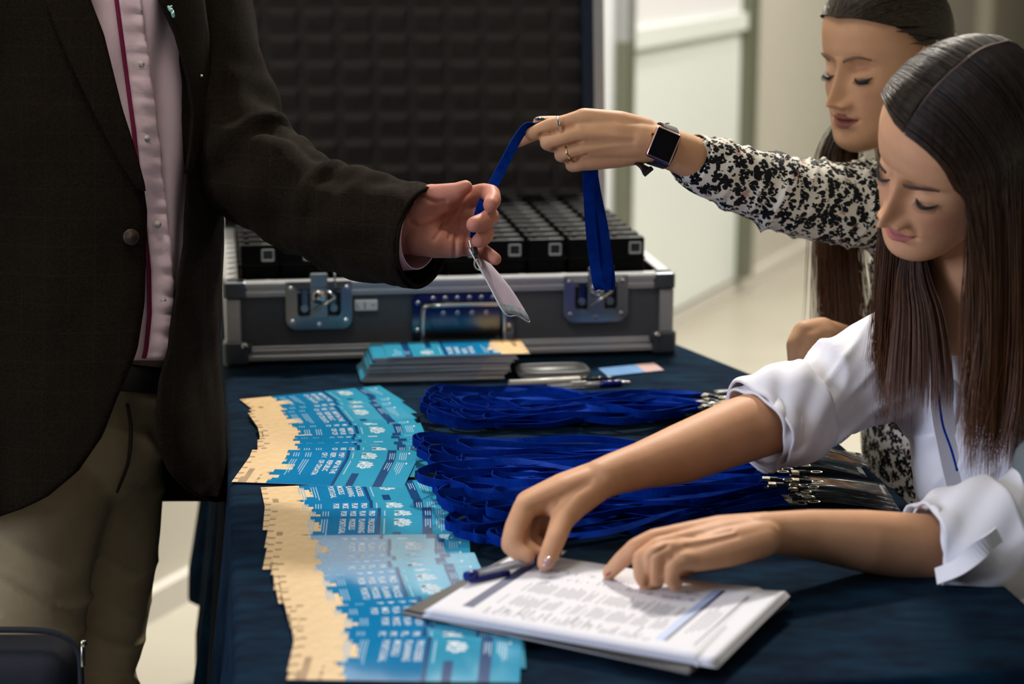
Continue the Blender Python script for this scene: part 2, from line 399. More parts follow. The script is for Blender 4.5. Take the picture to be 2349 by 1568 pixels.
def butterfly(cu, parent=case):
    """recessed twist latch: dish plate, rim, side blocks, cam plate, hub, folding wing, hook"""
    zc = CH - 0.036; w, h = 0.100, 0.074
    bm = bmesh.new()
    # dish ring as frame of four bevelled bars, rounded lower corners
    outer = []; 
    def rr(w, h, r, n=5):
        p = []
        for cx, cz, a0 in ((w / 2 - r, h / 2 - .002, 0), (-w / 2 + r, h / 2 - .002, 90), (-w / 2 + r, -h / 2 + r, 180), (w / 2 - r, -h / 2 + r, 270)):
            rad = r if cz < 0 else 0.002
            ccx = math.copysign(w / 2 - rad, cx)
            for i in range(n + 1):
                a = math.radians(a0 + 90 * i / n); p.append((ccx + rad * math.cos(a), cz + rad * math.sin(a)))
        return p
    A = rr(w, h, 0.016); B = rr(w - 0.034, h - 0.030, 0.009)
    ys = (-0.0005, -0.0038, -0.0058, 0.0016)
    rings = [(A, ys[0]), (A, ys[1]), ([(x * .985, z * .985) for x, z in A], -0.0044), (B, ys[2]), ([(x * .97, z * .97) for x, z in B], ys[3])]
    vs = []; n = len(A)
    for R, y in rings:
        for x, z in R: vs.append(bm.verts.new((cu + x, y, zc + z + (0.004 if R is B else 0))))
    for k in range(len(rings) - 1):
        for i in range(n):
            j = (i + 1) % n; bm.faces.new((vs[k * n + i], vs[k * n + j], vs[(k + 1) * n + j], vs[(k + 1) * n + i]))
    bm.faces.new([vs[(len(rings) - 1) * n + i] for i in range(n)])
    la = link('latch', bm_mesh('latch', bm), M_chrome, parent)
    for u, z in ((-.042, .027), (.042, .027), (-.040, -.024), (.040, -.024), (0, -.029)): rivet(cu + u, zc + z, la)
    cbox('recess_shade', cu - .0325, cu + .0325, -.0012, .0008, zc - .0165, zc + .0255, M_black, la)  # black plate over the dish floor, painting in the dark of the cavity
    for sg in (-1, 1):
        cbox('side_block', cu + sg * .021 - .006, cu + sg * .021 + .006, -.004, .003, zc - .010, zc + .034, M_chromed, la, .0015)
        cyl('side_stud', (cu + sg * .022, -.007, zc - .004), (cu + sg * .022, 0, zc - .004), .0058, M_chrome, la, 14)
    cbox('cam_plate', cu - .013, cu + .013, -.0085, -.003, zc - .020, zc + .030, M_chrome, la, .0012)
    cbox('hook', cu - .013, cu + .013, -.010, -.004, zc + .028, zc + .050, M_chrome, la, .0015)
    bm = bmesh.new(); sph_bm(bm, (cu, -.0095, zc + .014), 1, 3, (.0115, .007, .0115)); link('hub', bm_mesh('hub', bm), M_rivet, la, True)
    bm = bmesh.new(); cyl_bm(bm, (cu - .015, -.015, zc - .012), (cu + .024, -.015, zc + .014), .0016); cyl_bm(bm, (cu + .024, -.015, zc + .014), (cu + .012, -.0125, zc + .024), .0016)
    link('wing', bm_mesh('wing', bm), M_rivet, la, True)
    cyl('pin', (cu + .024, -.009, zc + .018), (cu + .024, -.009, zc + .052), .0016, M_chrome, la, 8)
    return la
butterfly(0.138); butterfly(0.563)
def recess_handle(cu, zc=0.060):
    w, h = 0.156, 0.086
    bm = bmesh.new()
    def rr(w, h, r, n=4):
        p = []
        for cx, cz, a0 in ((w / 2 - r, h / 2 - r, 0), (-w / 2 + r, h / 2 - r, 90), (-w / 2 + r, -h / 2 + r, 180), (w / 2 - r, -h / 2 + r, 270)):
            for i in range(n + 1):
                a = math.radians(a0 + 90 * i / n); p.append((cx + r * math.cos(a), cz + r * math.sin(a)))
        return p
    A = rr(w, h, .012); B = rr(w - .034, h - .026, .009); n = len(A); vs = []
    rings = [(A, -.0005), (A, -.0038), (B, -.0042), ([(x * .97, z * .95) for x, z in B], .0018)]
    for R, y in rings:
        for x, z in R: vs.append(bm.verts.new((cu + x, y, zc + z)))
    for k in range(3):
        for i in range(n):
            j = (i + 1) % n; bm.faces.new((vs[k * n + i], vs[k * n + j], vs[(k + 1) * n + j], vs[(k + 1) * n + i]))
    bm.faces.new([vs[3 * n + i] for i in range(n)])
    hd = link('handle', bm_mesh('handle', bm), M_chromed, case)
    for k in range(6): rivet(cu - .046 + k * .0185, zc + .0365, hd)
    for k in range(4): rivet(cu - .030 + k * .022, zc + .012, hd, y=.0006, r=.003)
    rivet(cu - .069, zc + .030, hd); rivet(cu + .069, zc + .030, hd); rivet(cu - .070, zc - .012, hd); rivet(cu + .070, zc - .008, hd)
    rr2 = 0.0034
    pts = [(-.056, .026), (-.062, .018), (-.062, -.026), (-.056, -.033), (.056, -.033), (.062, -.026), (.062, .018), (.056, .026)]
    path = [(Vector((cu + x, -.011, zc + z)), rr2, rr2) for x, z in pts] + [(Vector((cu - .056, -.011, zc + .026)), rr2, rr2)]
    tube('bail', path, 5, M_rivet, hd, 10)
    g = [(Vector((cu - .052, -.011, zc - .033)), .0052, .0052), (Vector((cu, -.011, zc - .0335)), .0056, .0056), (Vector((cu + .052, -.011, zc - .033)), .0052, .0052)]
    tube('grip', g, 6, M_rubber, hd, 14)
    cyl('hinge_rod', (cu - .06, -.009, zc + .0265), (cu + .06, -.009, zc + .0265), .0036, mat('brass_rod', (.38, .37, .22), .25, metal=1.0), hd)
    return hd
recess_handle(0.357)
# label L1 beside the left latch
st = cbox('label_sticker', 0.192, 0.227, -0.0013, 0.003, 0.079, 0.096, M_white, case, 0.0015)
def text_obj(name, body, size, m, parent, mtx, extrude=0.00006, align='LEFT', sx=1.0, bold=0.0):
    c = bpy.data.curves.new(name, 'FONT'); c.body = body; c.size = size; c.extrude = extrude; c.align_x = align; c.resolution_u = 2; c.offset = bold
    o = bpy.data.objects.new(name, c); COL.objects.link(o)
    dg = bpy.context.evaluated_depsgraph_get(); dg.update()
    me = bpy.data.meshes.new_from_object(o.evaluated_get(dg)); bpy.data.objects.remove(o, do_unlink=True); bpy.data.curves.remove(c)
    me.transform(Matrix.Diagonal((sx, 1, 1, 1))); me.materials.clear(); me.name = name
    q = link(name, me, m, parent)
    if mtx is not None: q.matrix_basis = mtx
    return q
tx = Matrix.Rotation(math.radians(90), 4, 'X')
text_obj('lettering', 'L', 0.0100, M_ink, st, Matrix.Translation((0.1945, -0.0016, 0.0838)) @ tx)
text_obj('lettering', '1', 0.0150, M_ink, st, Matrix.Translation((0.2035, -0.0016, 0.0825)) @ tx)
text_obj('lettering', '-', 0.0140, M_ink, st, Matrix.Translation((0.2165, -0.0016, 0.0845)) @ tx, sx=1.5)
# lining
cbox('lining', 0.012, 0.015, 0.012, CD - .012, 0.015, CH - .002, M_foam); cbox('lining', CW - .015, CW - .012, 0.012, CD - .012, 0.015, CH - .002, M_foam)
cbox('lining', 0.012, CW - .012, 0.012, 0.015, 0.015, CH - .006, M_foam)
cbox('charging_base', 0.018, CW - .018, 0.02, CD - .03, 0.015, 0.070, M_black)
# braided cable along the left inside wall
bm = bmesh.new()
for k in range(15):
    for s in (-1, 1): sph_bm(bm, (0.034 + s * 0.005, 0.05 + k * 0.03 + (0.012 if s > 0 else 0), CH - 0.012 + 0.008 * math.sin(k * 2.1)), 1, 1, (0.010, 0.017, 0.009))
link('padding', bm_mesh('padding', bm), M_rubber, case, True)
# lid, leaning a little back, egg-crate foam
TILT = math.radians(7)
lm = Matrix.Translation((0, CD, CH + 0.001)) @ Matrix.Rotation(-TILT, 4, 'X')
def lbox(name, u0, u1, y0, y1, z0, z1, m, parent, bevel=0.0):
    bm = bmesh.new(); box_bm(bm, ((u0 + u1) / 2, (y0 + y1) / 2, (z0 + z1) / 2), (u1 - u0, y1 - y0, z1 - z0), lm, bevel)
    return link(name, bm_mesh(name, bm), m, parent)
LH = 0.55
lid = lbox('lid', 0.0, CW, 0.060, 0.070, 0.0, LH, M_lam, case)
lbox('lid_wall', 0.004, 0.013, 0.0, 0.064, 0.0, LH, M_lam, lid); lbox('lid_wall', CW - .013, CW - .004, 0.0, 0.064, 0.0, LH, M_lam, lid)
lbox('lid_wall', 0.0, CW, 0.0, 0.064, LH - .010, LH, M_lam, lid); lbox('lid_wall', 0.0, CW, 0.004, 0.064, 0.0, .009, M_lam, lid)
lbox('lid_rail', 0.0, 0.004, -0.002, 0.026, 0.0, LH, M_alu, lid, 0.001); lbox('lid_rail', 0.0, 0.012, -0.003, 0.003, 0.0, LH, M_chromed, lid, 0.001)
lbox('lid_rail', CW - .004, CW, -0.002, 0.026, 0.0, LH, M_alu, lid, 0.001)
lbox('lid_rail', CW - .019, CW - .001, -0.003, 0.003, 0.0, LH, M_alu, lid, 0.001)
lbox('lid_rail', 0.0, CW, -0.003, 0.022, LH - .004, LH, M_alu, lid, 0.001)
M_seal = mat('blue_seal', (0.010, 0.022, 0.050), 0.4)
lbox('lid_seal', CW - .040, CW - .019, 0.0, 0.012, 0.004, LH - .004, M_seal, lid)
lbox('lid_seal', 0.012, 0.020, 0.0, 0.012, 0.004, LH - .004, M_black, lid)
# egg-crate foam sheet: a relief of shelves (a single moulded sheet, bumps too soft to lift apart)
u0f, u1f = 0.020, CW - 0.040; nu, nz = 150, 150
vs = []
for j in range(nz + 1):
    z = 0.012 + (LH - 0.022) * j / nz
    for i in range(nu + 1):
        u = u0f + (u1f - u0f) * i / nu
        fu = (u - 0.022) / 0.0645; fz = (z - 0.012) / 0.0463
        a = fu - math.floor(fu); b = fz - math.floor(fz)
        bx = max(0.0, min(1.0, min(a, 0.80 - a) / 0.07))
        bz = max(0.0, min(1.0, min(b / 0.62, (0.98 - b) / 0.24)))
        d = 0.0105 * bx * bz
        vs.append(lm @ Vector((u, 0.026 - d + 0.0008 * noise.noise(Vector((u * 60, z * 60, 0))), z)))
foam = link('lid_foam', mesh('lid_foam', vs, grid_faces(nz + 1, nu + 1)), M_foam, lid, True)

# receivers: ten columns, twelve rows
M_dev = mat('receiver_shell', (0.0035, 0.004, 0.004), 0.5, spec=0.12)
M_bez = mat('silver_bezel', (0.50, 0.53, 0.56), 0.4, metal=0.3)
M_lcd = mat('lcd_grey', (0.030, 0.040, 0.034), 0.15)
DW, DD, DH = 0.0565, 0.0245, 0.108
def dev_proto():
    bm = bmesh.new(); box_bm(bm, (0, DD / 2, DH / 2), (DW, DD, DH), None, 0.0022, 2)
    box_bm(bm, (0, DD / 2, DH * .70), (DW + .003, DD + .002, 0.0035), None, 0.001)
    box_bm(bm, (DW * .5 - .002, DD / 2, DH * .45), (0.006, DD * .6, 0.02), None, 0.001)
    body = bm_mesh('receiver', bm)
    bm = bmesh.new()
    for c, s in (((0, 0, .0085), (.0185, .0026, .0026)), ((0, 0, -.0078), (.0185, .0026, .0034)), ((-.0085, 0, 0), (.0026, .0026, .0185)), ((.0085, 0, 0), (.0026, .0026, .0185))):
        box_bm(bm, (DW * .5 - .0150 + c[0], -.0004, DH - .0165 + c[2]), s, None, .0008)
    # bright cap of the same bezel on the top edge
    box_bm(bm, (DW * .5 - .0150, .0040, DH + .0001), (.0185, .0038, .0012), None, .0005, 1, 1)
    bez = bm_mesh('screen_bezel', bm)
    bm = bmesh.new(); box_bm(bm, (DW * .5 - .0150, .0006, DH - .0165), (.0150, .0016, .0150)); lcd = bm_mesh('screen', bm)
    bm = bmesh.new(); cyl_bm(bm, (-DW * .32, DD * .5, DH - .001), (-DW * .32, DD * .5, DH + .004), .0045, .004, 12); kn = bm_mesh('volume_knob', bm)
    return body, bez, lcd, kn
db, dz, dl, dk = dev_proto()
db.materials.append(M_dev); dz.materials.append(M_bez); dz.materials.append(mat('bezel_cap', (0.16, 0.17, 0.17), 0.45)); dl.materials.append(M_lcd); dk.materials.append(M_dev)
ORD = ['first', 'second', 'third', 'fourth', 'fifth', 'sixth', 'seventh', 'eighth', 'ninth', 'tenth', 'eleventh', 'twelfth', 'thirteenth', 'fourteenth', 'fifteenth', 'sixteenth', 'seventeenth', 'eighteenth', 'nineteenth', 'twentieth']
NC, NR = 10, 11
for r in range(NR):
    for c in range(NC):
        u = 0.0505 + 0.0632 * c; v = 0.040 + r * 0.0465
        o = link('receiver', db); w = C0 + EU * u + EV * v; o.location = (w.x, w.y, TABLE + 0.0705); o.rotation_euler = (0, 0, YAW); o['_local'] = 1
        side = ('%s from the right' % ORD[NC - 1 - c]) if c < NC - 1 else 'at the right end'
        row = 'front row' if r == 0 else ('%s row from the front' % ORD[r])
        tag(o, 'black receiver in the open case, %s, %s' % (row, side), 'receiver', 'receivers standing in the flight case')
        link('screen_bezel', dz, None, o); link('screen', dl, None, o)
        if r < 3: link('volume_knob', dk, None, o)
        del o['_local']
# ================================================================== printed leaflets
M_teal = mat('leaflet_teal', (0.006, 0.165, 0.370), 0.08, c2=(0.008, 0.195, 0.420), cscale=14, spec=0.35)
M_cyan = mat('leaflet_cyan', (0.028, 0.270, 0.430), 0.08, c2=(0.034, 0.30, 0.47), cscale=14, spec=0.35)
M_deep = mat('leaflet_deep_blue', (0.004, 0.050, 0.165), 0.15, spec=0.35)
M_sand = mat('leaflet_sandstone', (0.62, 0.42, 0.20), 0.4, c2=(0.70, 0.49, 0.25), cscale=90, bump=0.15, bscale=500)
M_sandd = mat('leaflet_sand_brown', (0.27, 0.16, 0.07), 0.4, c2=(0.36, 0.22, 0.10), cscale=120)  # darker brown details of the printed sandstone picture
M_edge = mat('paper_edge', (0.55, 0.58, 0.62), 0.6)
M_prt = mat('white_print', (0.58, 0.66, 0.72), 0.3)
M_prt2 = mat('pale_print', (0.22, 0.42, 0.58), 0.3)
LW, LHT = 0.099, 0.210
def leaflet_mesh(name, seed, th=0.0004):
    rnd = random.Random(seed)
    ncol = 20; xs = [LW * i / ncol for i in range(ncol + 1)]
    sky = []; h = 0.050
    for i in range(ncol):
        if i % 2 == 0: h = 0.040 + 0.016 * rnd.random() + (0.012 if 4 < i < 9 else 0)
        sky.append(h)
    ys = sorted(set([0.0] + [0.0035 * k for k in range(1, 21)] + [0.121, 0.125, 0.139, 0.148, 0.172, 0.183, 0.21]))
    def mi(x, y, i):
        if y < sky[i]:
            if (y < 0.006 and i % 4 == 1) or (0.006 < y < 0.0105 and i > 15) or (0.012 < y < 0.017 and i > 9) or (0.028 < y < 0.032 and i > 13 and i % 3) or (sky[i] - y < 0.0035 and i % 5 == 2): return 4
            return 3
        if 0.121 < y < 0.125 or 0.172 < y < 0.183 or (0.139 < y < 0.148 and i > 10): return 2
        if y > 0.125: return 1
        return 0
    vs, fs, ms = [], [], []
    n = ncol + 1
    for z in (th, 0.0):
        for y in ys:
            for x in xs: vs.append((x, y, z))
    top = len(ys) * n
    for j in range(len(ys) - 1):
        for i in range(ncol):
            fs.append((j * n + i, j * n + i + 1, (j + 1) * n + i + 1, (j + 1) * n + i)); ms.append(mi((xs[i] + xs[i + 1]) / 2, (ys[j] + ys[j + 1]) / 2, i))
    J = len(ys) - 1
    fs.append((top, top + J * n, top + J * n + ncol, top + ncol)); ms.append(5)
    for i in range(ncol):
        fs.append((i, top + i, top + i + 1, i + 1)); ms.append(5)
        fs.append((J * n + i, J * n + i + 1, top + J * n + i + 1, top + J * n + i)); ms.append(5)
    for j in range(J):
        fs.append((j * n, (j + 1) * n, top + (j + 1) * n, top + j * n)); ms.append(5)
        fs.append((j * n + ncol, top + j * n + ncol, top + (j + 1) * n + ncol, (j + 1) * n + ncol)); ms.append(5)
    me = mesh(name, vs, fs)
    for m in (M_teal, M_cyan, M_deep, M_sand, M_sandd, M_edge): me.materials.append(m)
    me.polygons.foreach_set('material_index', ms); return me
def text_mesh(body, size, sx=1.0, bold=0.0):
    o = text_obj('tmp', body, size, M_prt, None, None, extrude=0.0, sx=sx, bold=bold); me = o.data
    bpy.data.objects.remove(o, do_unlink=True); return me
def print_mesh(name, lines, th):
    """all the lettering of one leaflet, in its portrait frame"""
    bm = bmesh.new(); z = th + 0.00012
    def put(body, size, x, y, mi=0, sx=1.0, bold=0.0):
        me = text_mesh(body, size, sx, bold); me.transform(Matrix.Translation((x, y, z)))
        k = len(bm.faces); bm.from_mesh(me); bm.faces.ensure_lookup_table()
        for f in bm.faces[k:]: f.material_index = mi
        bpy.data.meshes.remove(me)
    def bar(x0, x1, y0, y1, mi=1):
        f = bm.faces.new([bm.verts.new((x, y, z)) for x, y in ((x0, y0), (x1, y0), (x1, y1), (x0, y1))]); f.material_index = mi
    put('MSP', 0.0165, 0.010, 0.1405, 0, 0.92, 0.0004)
    # wave emblem above the letters
    for cx, cy, rr in ((0.0165, 0.1565, 0.0034), (0.0235, 0.1578, 0.0038), (0.0305, 0.1565, 0.0034)):
        c = [bm.verts.new((cx + rr * math.cos(a * math.pi / 7) * 0.9, cy + rr * 1.2 * math.sin(a * math.pi / 7) - 0.002, z)) for a in range(14)]
        f = bm.faces.new(c); f.material_index = 2
    y = 0.1115
    for ln in lines:
        put(ln, 0.0098, 0.010, y, 0, 0.95, 0.00015); y -= 0.0108
    bar(0.010, 0.060, 0.1285, 0.1300, 1)
    yy = y - 0.004
    for w in (0.055, 0.045, 0.036): bar(0.010, 0.010 + w, yy, yy + 0.0012, 1); yy -= 0.0030
    yy -= 0.006
    for w in (0.050, 0.058, 0.030): bar(0.010, 0.010 + w, yy, yy + 0.0012, 1); yy -= 0.0030
    bar(0.010, 0.016, 0.1985, 0.2005, 0)
    for k, w in enumerate((0.040, 0.044, 0.034, 0.026)): bar(0.010, 0.010 + w, 0.1955 - k * 0.0026, 0.1966 - k * 0.0026, 1)
    for k, w in enumerate((0.030, 0.022, 0.026)): bar(0.012, 0.012 + w, 0.1805 - k * 0.0026, 0.1815 - k * 0.0026, 1)
    me = bpy.data.meshes.new(name); bm.to_mesh(me); bm.free()
    for m in (M_prt, M_prt2, mat('emblem_print', (0.42, 0.54, 0.62), 0.3)): me.materials.append(m)
    return me
TH = 0.0004
lf1 = leaflet_mesh('leaflet', 3); lf2 = leaflet_mesh('leaflet', 11)
pr1 = print_mesh('lettering', ['MSP IN THE', 'REPUBLIC', 'OF CROATIA'], TH)
pr2 = print_mesh('lettering', ['PROCESSES', 'PLANNING', 'MODELS', 'PORTUGAL'], TH)
def place_leaflet(me, pr, FL, FR, alpha, dz=0.0):
    """FL, FR: the far long edge (sandstone end, top end) on the table; tilt alpha lifts the far edge"""
    a = Vector((FL.x, FL.y, 0)); d = Vector((FR.x - FL.x, FR.y - FL.y, 0)).normalized()   # leaflet 'up'
    n0 = Vector((d.y, -d.x, 0))                                                            # reading direction, towards us
    xr = n0 * math.cos(alpha) - Vector((0, 0, math.sin(alpha)))
    m = Matrix(((xr.x, d.x, 0, 0), (xr.y, d.y, 0, 0), (xr.z, d.z, 0, 0), (0, 0, 0, 1)))
    nz = xr.cross(d); m[0][2], m[1][2], m[2][2] = nz.x, nz.y, nz.z
    m.translation = Vector((a.x, a.y, TABLE + 0.0012 + dz + LW * math.sin(alpha)))
    o = link('leaflet', me); o.matrix_world = m; o['_local'] = 1
    link('lettering', pr, None, o); del o['_local']; return o
def fan(FLs, FRs, n, me, pr, where, group, amax):
    A = crom([(*p, 0) for p in FLs], 20); B = crom([(*p, 0) for p in FRs], 20); out = []
    rnd = random.Random(5)
    st = [0.0]
    for i in range(n - 1): st.append(st[-1] + rnd.choice((.45, .6, .8, 1.2, 1.9)))
    for i in range(n):
        t = st[i] / st[-1]
        ia = t * (len(A) - 1); ib = t * (len(B) - 1)
        fa = [np.interp(ia, range(len(A)), A[:, k]) for k in (0, 1)]; fb = [np.interp(ib, range(len(B)), B[:, k]) for k in (0, 1)]
        jx = rnd.uniform(-11, 11) if 0 < i < n - 1 else 0
        al = math.radians(min(amax, 0.5 + i * 0.7))
        h = LW * math.sin(al)
        o = place_leaflet(me, pr, T(fa[0] + jx, fa[1], h), T(fb[0] + jx, fb[1], h), al, dz=i * 0.00008)
        rank = 'nearest leaflet, lying on top' if i == n - 1 else ('farthest leaflet, at the bottom' if i == 0 else '%s leaflet counted from the front' % ORD[n - 1 - i])
        tag(o, 'blue and sandstone leaflet, %s of %s' % (rank, where), 'leaflet', group); out.append(o)
    return out
fan([(550, 918), (566, 945), (592, 965), (597, 1000), (596, 1025), (576, 1047)], [(868, 887), (915, 912), (958, 944), (980, 988), (992, 1018), (950, 1060)], 13, lf1, pr1, 'the fan beside the man', 'leaflets fanned out beside the man', 4.0)
fan([(598, 1120), (620, 1175), (626, 1240), (636, 1318), (672, 1395), (687, 1435), (690, 1462)], [(985, 1102), (1042, 1169), (1078, 1235), (1098, 1290), (1140, 1370), (1190, 1430), (1226, 1469)], 18, lf2, pr2, 'the fan beside the clipboard', 'leaflets fanned out beside the clipboard', 3.4)
# the neat pile in front of the case, turned the other way round
TS = 0.0015
lfs = leaflet_mesh('leaflet', 21, TS); prs = print_mesh('lettering', ['PROCESSES', 'PLANNING', 'MODELS', 'PORTUGAL'], TS)
rnd = random.Random(9); NS = 24
nl = T(818, 879); nr = T(1155, 870)
for i in range(NS):
    t = i / (NS - 1); top = i == NS - 1
    d = Vector((nl.x - nr.x, nl.y - nr.y, 0)).normalized()          # leaflet 'up' points left
    d.rotate(Quaternion((0, 0, 1), rnd.uniform(-0.012, 0.012)))
    n0 = Vector((d.y, -d.x, 0))                                      # reading direction, away from us
    sh = 0.003 + 0.020 * t + rnd.uniform(-0.004, 0.004) + (0.012 if top else 0)
    base = Vector((nr.x, nr.y, 0)) - d * sh + n0 * rnd.uniform(0, 0.005)
    o = link('leaflet', lfs); m = Matrix(((n0.x, d.x, 0, base.x), (n0.y, d.y, 0, base.y), (0, 0, 1, TABLE + 0.0012 + i * (TS + 0.00006)), (0, 0, 0, 1)))
    o.matrix_world = m; o['_local'] = 1
    if top: link('lettering', prs, None, o)
    del o['_local']
    rank = 'top one' if top else ('bottom one' if i == 0 else '%s from the top' % (ORD[NS - 1 - i] if NS - 1 - i < 20 else ['twenty-first', 'twenty-second', 'twenty-third', 'twenty-fourth'][NS - 21 - i]))
    tag(o, 'blue leaflet in the neat pile before the case, %s' % rank, 'leaflet', 'leaflets piled in front of the case')

# ------------------------------------------------------------------ small things behind the lanyards
M_sky = mat('card_sky', (0.10, 0.25, 0.50), 0.35, c2=(0.16, 0.32, 0.55), cscale=40); M_blush = mat('card_blush', (0.55, 0.30, 0.20), 0.4, c2=(0.42, 0.36, 0.42), cscale=120)
a, b, c, d = (T(*q, 0.0012) for q in ((1372, 845), (1394, 863), (1523, 849), (1500, 832)))
def quad_card(name, cs, mats, split, th=0.0006, parent=None):
    a, b, c, d = cs; vs = []; n = 12
    for z in (th, 0):
        for i in range(n + 1):
            t = i / n; vs += [a.lerp(d, t) + Vector((0, 0, z)), b.lerp(c, t) + Vector((0, 0, z))]
    fs, ms = [], []; m = 2 * (n + 1)
    for i in range(n):
        fs.append((2 * i, 2 * i + 1, 2 * i + 3, 2 * i + 2)); ms.append(0 if i / n < split else 1)
        fs.append((m + 2 * i, m + 2 * i + 2, m + 2 * i + 3, m + 2 * i + 1)); ms.append(0)
        fs.append((2 * i, 2 * i + 2, m + 2 * i + 2, m + 2 * i)); ms.append(0 if i / n < split else 1); fs.append((2 * i + 1, m + 2 * i + 1, m + 2 * i + 3, 2 * i + 3)); ms.append(0 if i / n < split else 1)
    fs += [(0, m, m + 1, 1), (2 * n, 2 * n + 1, m + 2 * n + 1, m + 2 * n)]; ms += [0, 1]
    me = mesh(name, vs, fs)
    for q in mats: me.materials.append(q)
    me.polygons.foreach_set('material_index', ms); return link(name, me, None, parent)
tag(quad_card('name_card', (a, b, c, d), (M_sky, M_blush), 0.66), 'small sky-blue card with a blush end lying before the case corner', 'card')
# transparent plastic tray
M_clear = mat('clear_vinyl', (0.75, 0.78, 0.80), 0.12, trans=0.92, ior=1.3, spec=0.5)
M_smoke = mat('smoky_plastic', (0.30, 0.31, 0.30), 0.35, trans=0.8, ior=1.25, spec=0.25)
cN = T(1268, 856); bm = bmesh.new(); R = []
for k, (s, z) in enumerate(((1.0, 0.0), (1.0, 0.007), (0.955, 0.0085), (0.90, 0.0075), (0.86, 0.003))):
    ring = []
    for i in range(40):
        a = 2 * math.pi * i / 40; ex = 0.45
        x = math.copysign(abs(math.cos(a)) ** ex, math.cos(a)) * 0.054 * s; y = math.copysign(abs(math.sin(a)) ** ex, math.sin(a)) * 0.034 * (s - (1 - s) * .6)
        p = cN + EU * x + EV * y; ring.append(bm.verts.new((p.x, p.y, TABLE + 0.001 + z)))
    R.append(ring)
for k in range(4):
    for i in range(40): bm.faces.new((R[k][i], R[k][(i + 1) % 40], R[k + 1][(i + 1) % 40], R[k + 1][i]))
bm.faces.new(R[4]); bm.faces.new(R[0][::-1])
tag(link('plastic_tray', bm_mesh('plastic_tray', bm), M_smoke, None, True), 'shallow smoky clear plastic tray beside the leaflet pile', 'tray')
M_wpl = mat('white_barrel', (0.62, 0.60, 0.55), 0.35); M_blk = mat('gloss_black', (0.008, 0.008, 0.01), 0.15); M_blue = mat('pen_blue', (0.004, 0.012, 0.16), 0.2, spec=0.5)
M_barrel = mat('clear_barrel', (0.80, 0.82, 0.85), 0.08, trans=0.85, ior=1.25)
pa, pb = T(1168, 880, 0.006), T(1412, 866, 0.006)
mk = empty('marker_pen', pa, local=False); tag(mk, 'white marker pen with a black cap lying behind the lanyards', 'pen')
q = pa.lerp(pb, 0.66)
cyl('barrel', pa, q, 0.0058, M_wpl, mk, 16, 0.0054); cyl('cap', q, pa.lerp(pb, .72), 0.0050, M_blk, mk); cyl('collar', pa.lerp(pb, .72), pb, 0.0040, M_blk, mk, 14, 0.0022)
pa, pb = T(1255, 887, 0.005), T(1448, 876, 0.005)
bp = empty('ballpoint_pen', pa, local=False); tag(bp, 'clear ballpoint pen with a blue grip beside the white marker', 'pen')
cyl('barrel', pa, pa.lerp(pb, .64), 0.0042, M_barrel, bp); cyl('refill', pa.lerp(pb, .04), pa.lerp(pb, .62), 0.0014, M_wpl, bp, 8); cyl('grip', pa.lerp(pb, .62), pa.lerp(pb, .87), 0.0050, M_blue, bp); cyl('tip', pa.lerp(pb, .87), pb, 0.0040, M_rivet, bp, 14, 0.0010)
cyl('clip', pa.lerp(pb, .28) + Vector((0, 0, .004)), pa.lerp(pb, .46) + Vector((0, 0, .004)), 0.0020, M_wpl, bp, 8)
# ================================================================== lanyards
M_strap = mat('royal_blue_ribbon', (0.0008, 0.020, 0.21), 0.75, spec=0.03, c2=(0.0016, 0.036, 0.31), cscale=60, bump=0.35, bscale=1500)
M_vinyl = mat('badge_vinyl', (0.55, 0.58, 0.60), 0.10, trans=0.96, ior=1.06, spec=0.12)
M_insert = mat('badge_insert', (0.012, 0.030, 0.048), 0.3, c2=(0.04, 0.07, 0.10), cscale=50, spec=0.3)
M_photo = mat('badge_photo_end', (0.30, 0.19, 0.12), 0.3, c2=(0.22, 0.18, 0.18), cscale=70)
M_clip = mat('clip_nickel', (0.62, 0.58, 0.46), 0.22, metal=1.0)
M_clipb = mat('clip_black', (0.010, 0.010, 0.012), 0.3)
RW = 0.0105
def ribbon_mesh(name, path, side, width=RW, th=0.0007):
    """flat woven strap: path points, side = unit vector across the strap at each point"""
    vs, fs = [], []; n = len(path)
    for i in range(n):
        t = (path[min(i + 1, n - 1)] - path[max(i - 1, 0)]).normalized()
        s = side[i] - t * side[i].dot(t)
        s = s.normalized() if s.length > 1e-5 else Vector((0, 0, 1)); b = t.cross(s)
        h = s * width / 2; q = b * th / 2
        vs += [path[i] - h - q, path[i] + h - q, path[i] + h + q, path[i] - h + q]
    for i in range(n - 1):
        for k in range(4):
            k2 = (k + 1) % 4; fs.append((4 * i + k, 4 * i + k2, 4 * i + 4 + k2, 4 * i + 4 + k))
    fs += [(3, 2, 1, 0), tuple(4 * n - 4 + k for k in range(4))]
    return mesh(name, vs, fs)
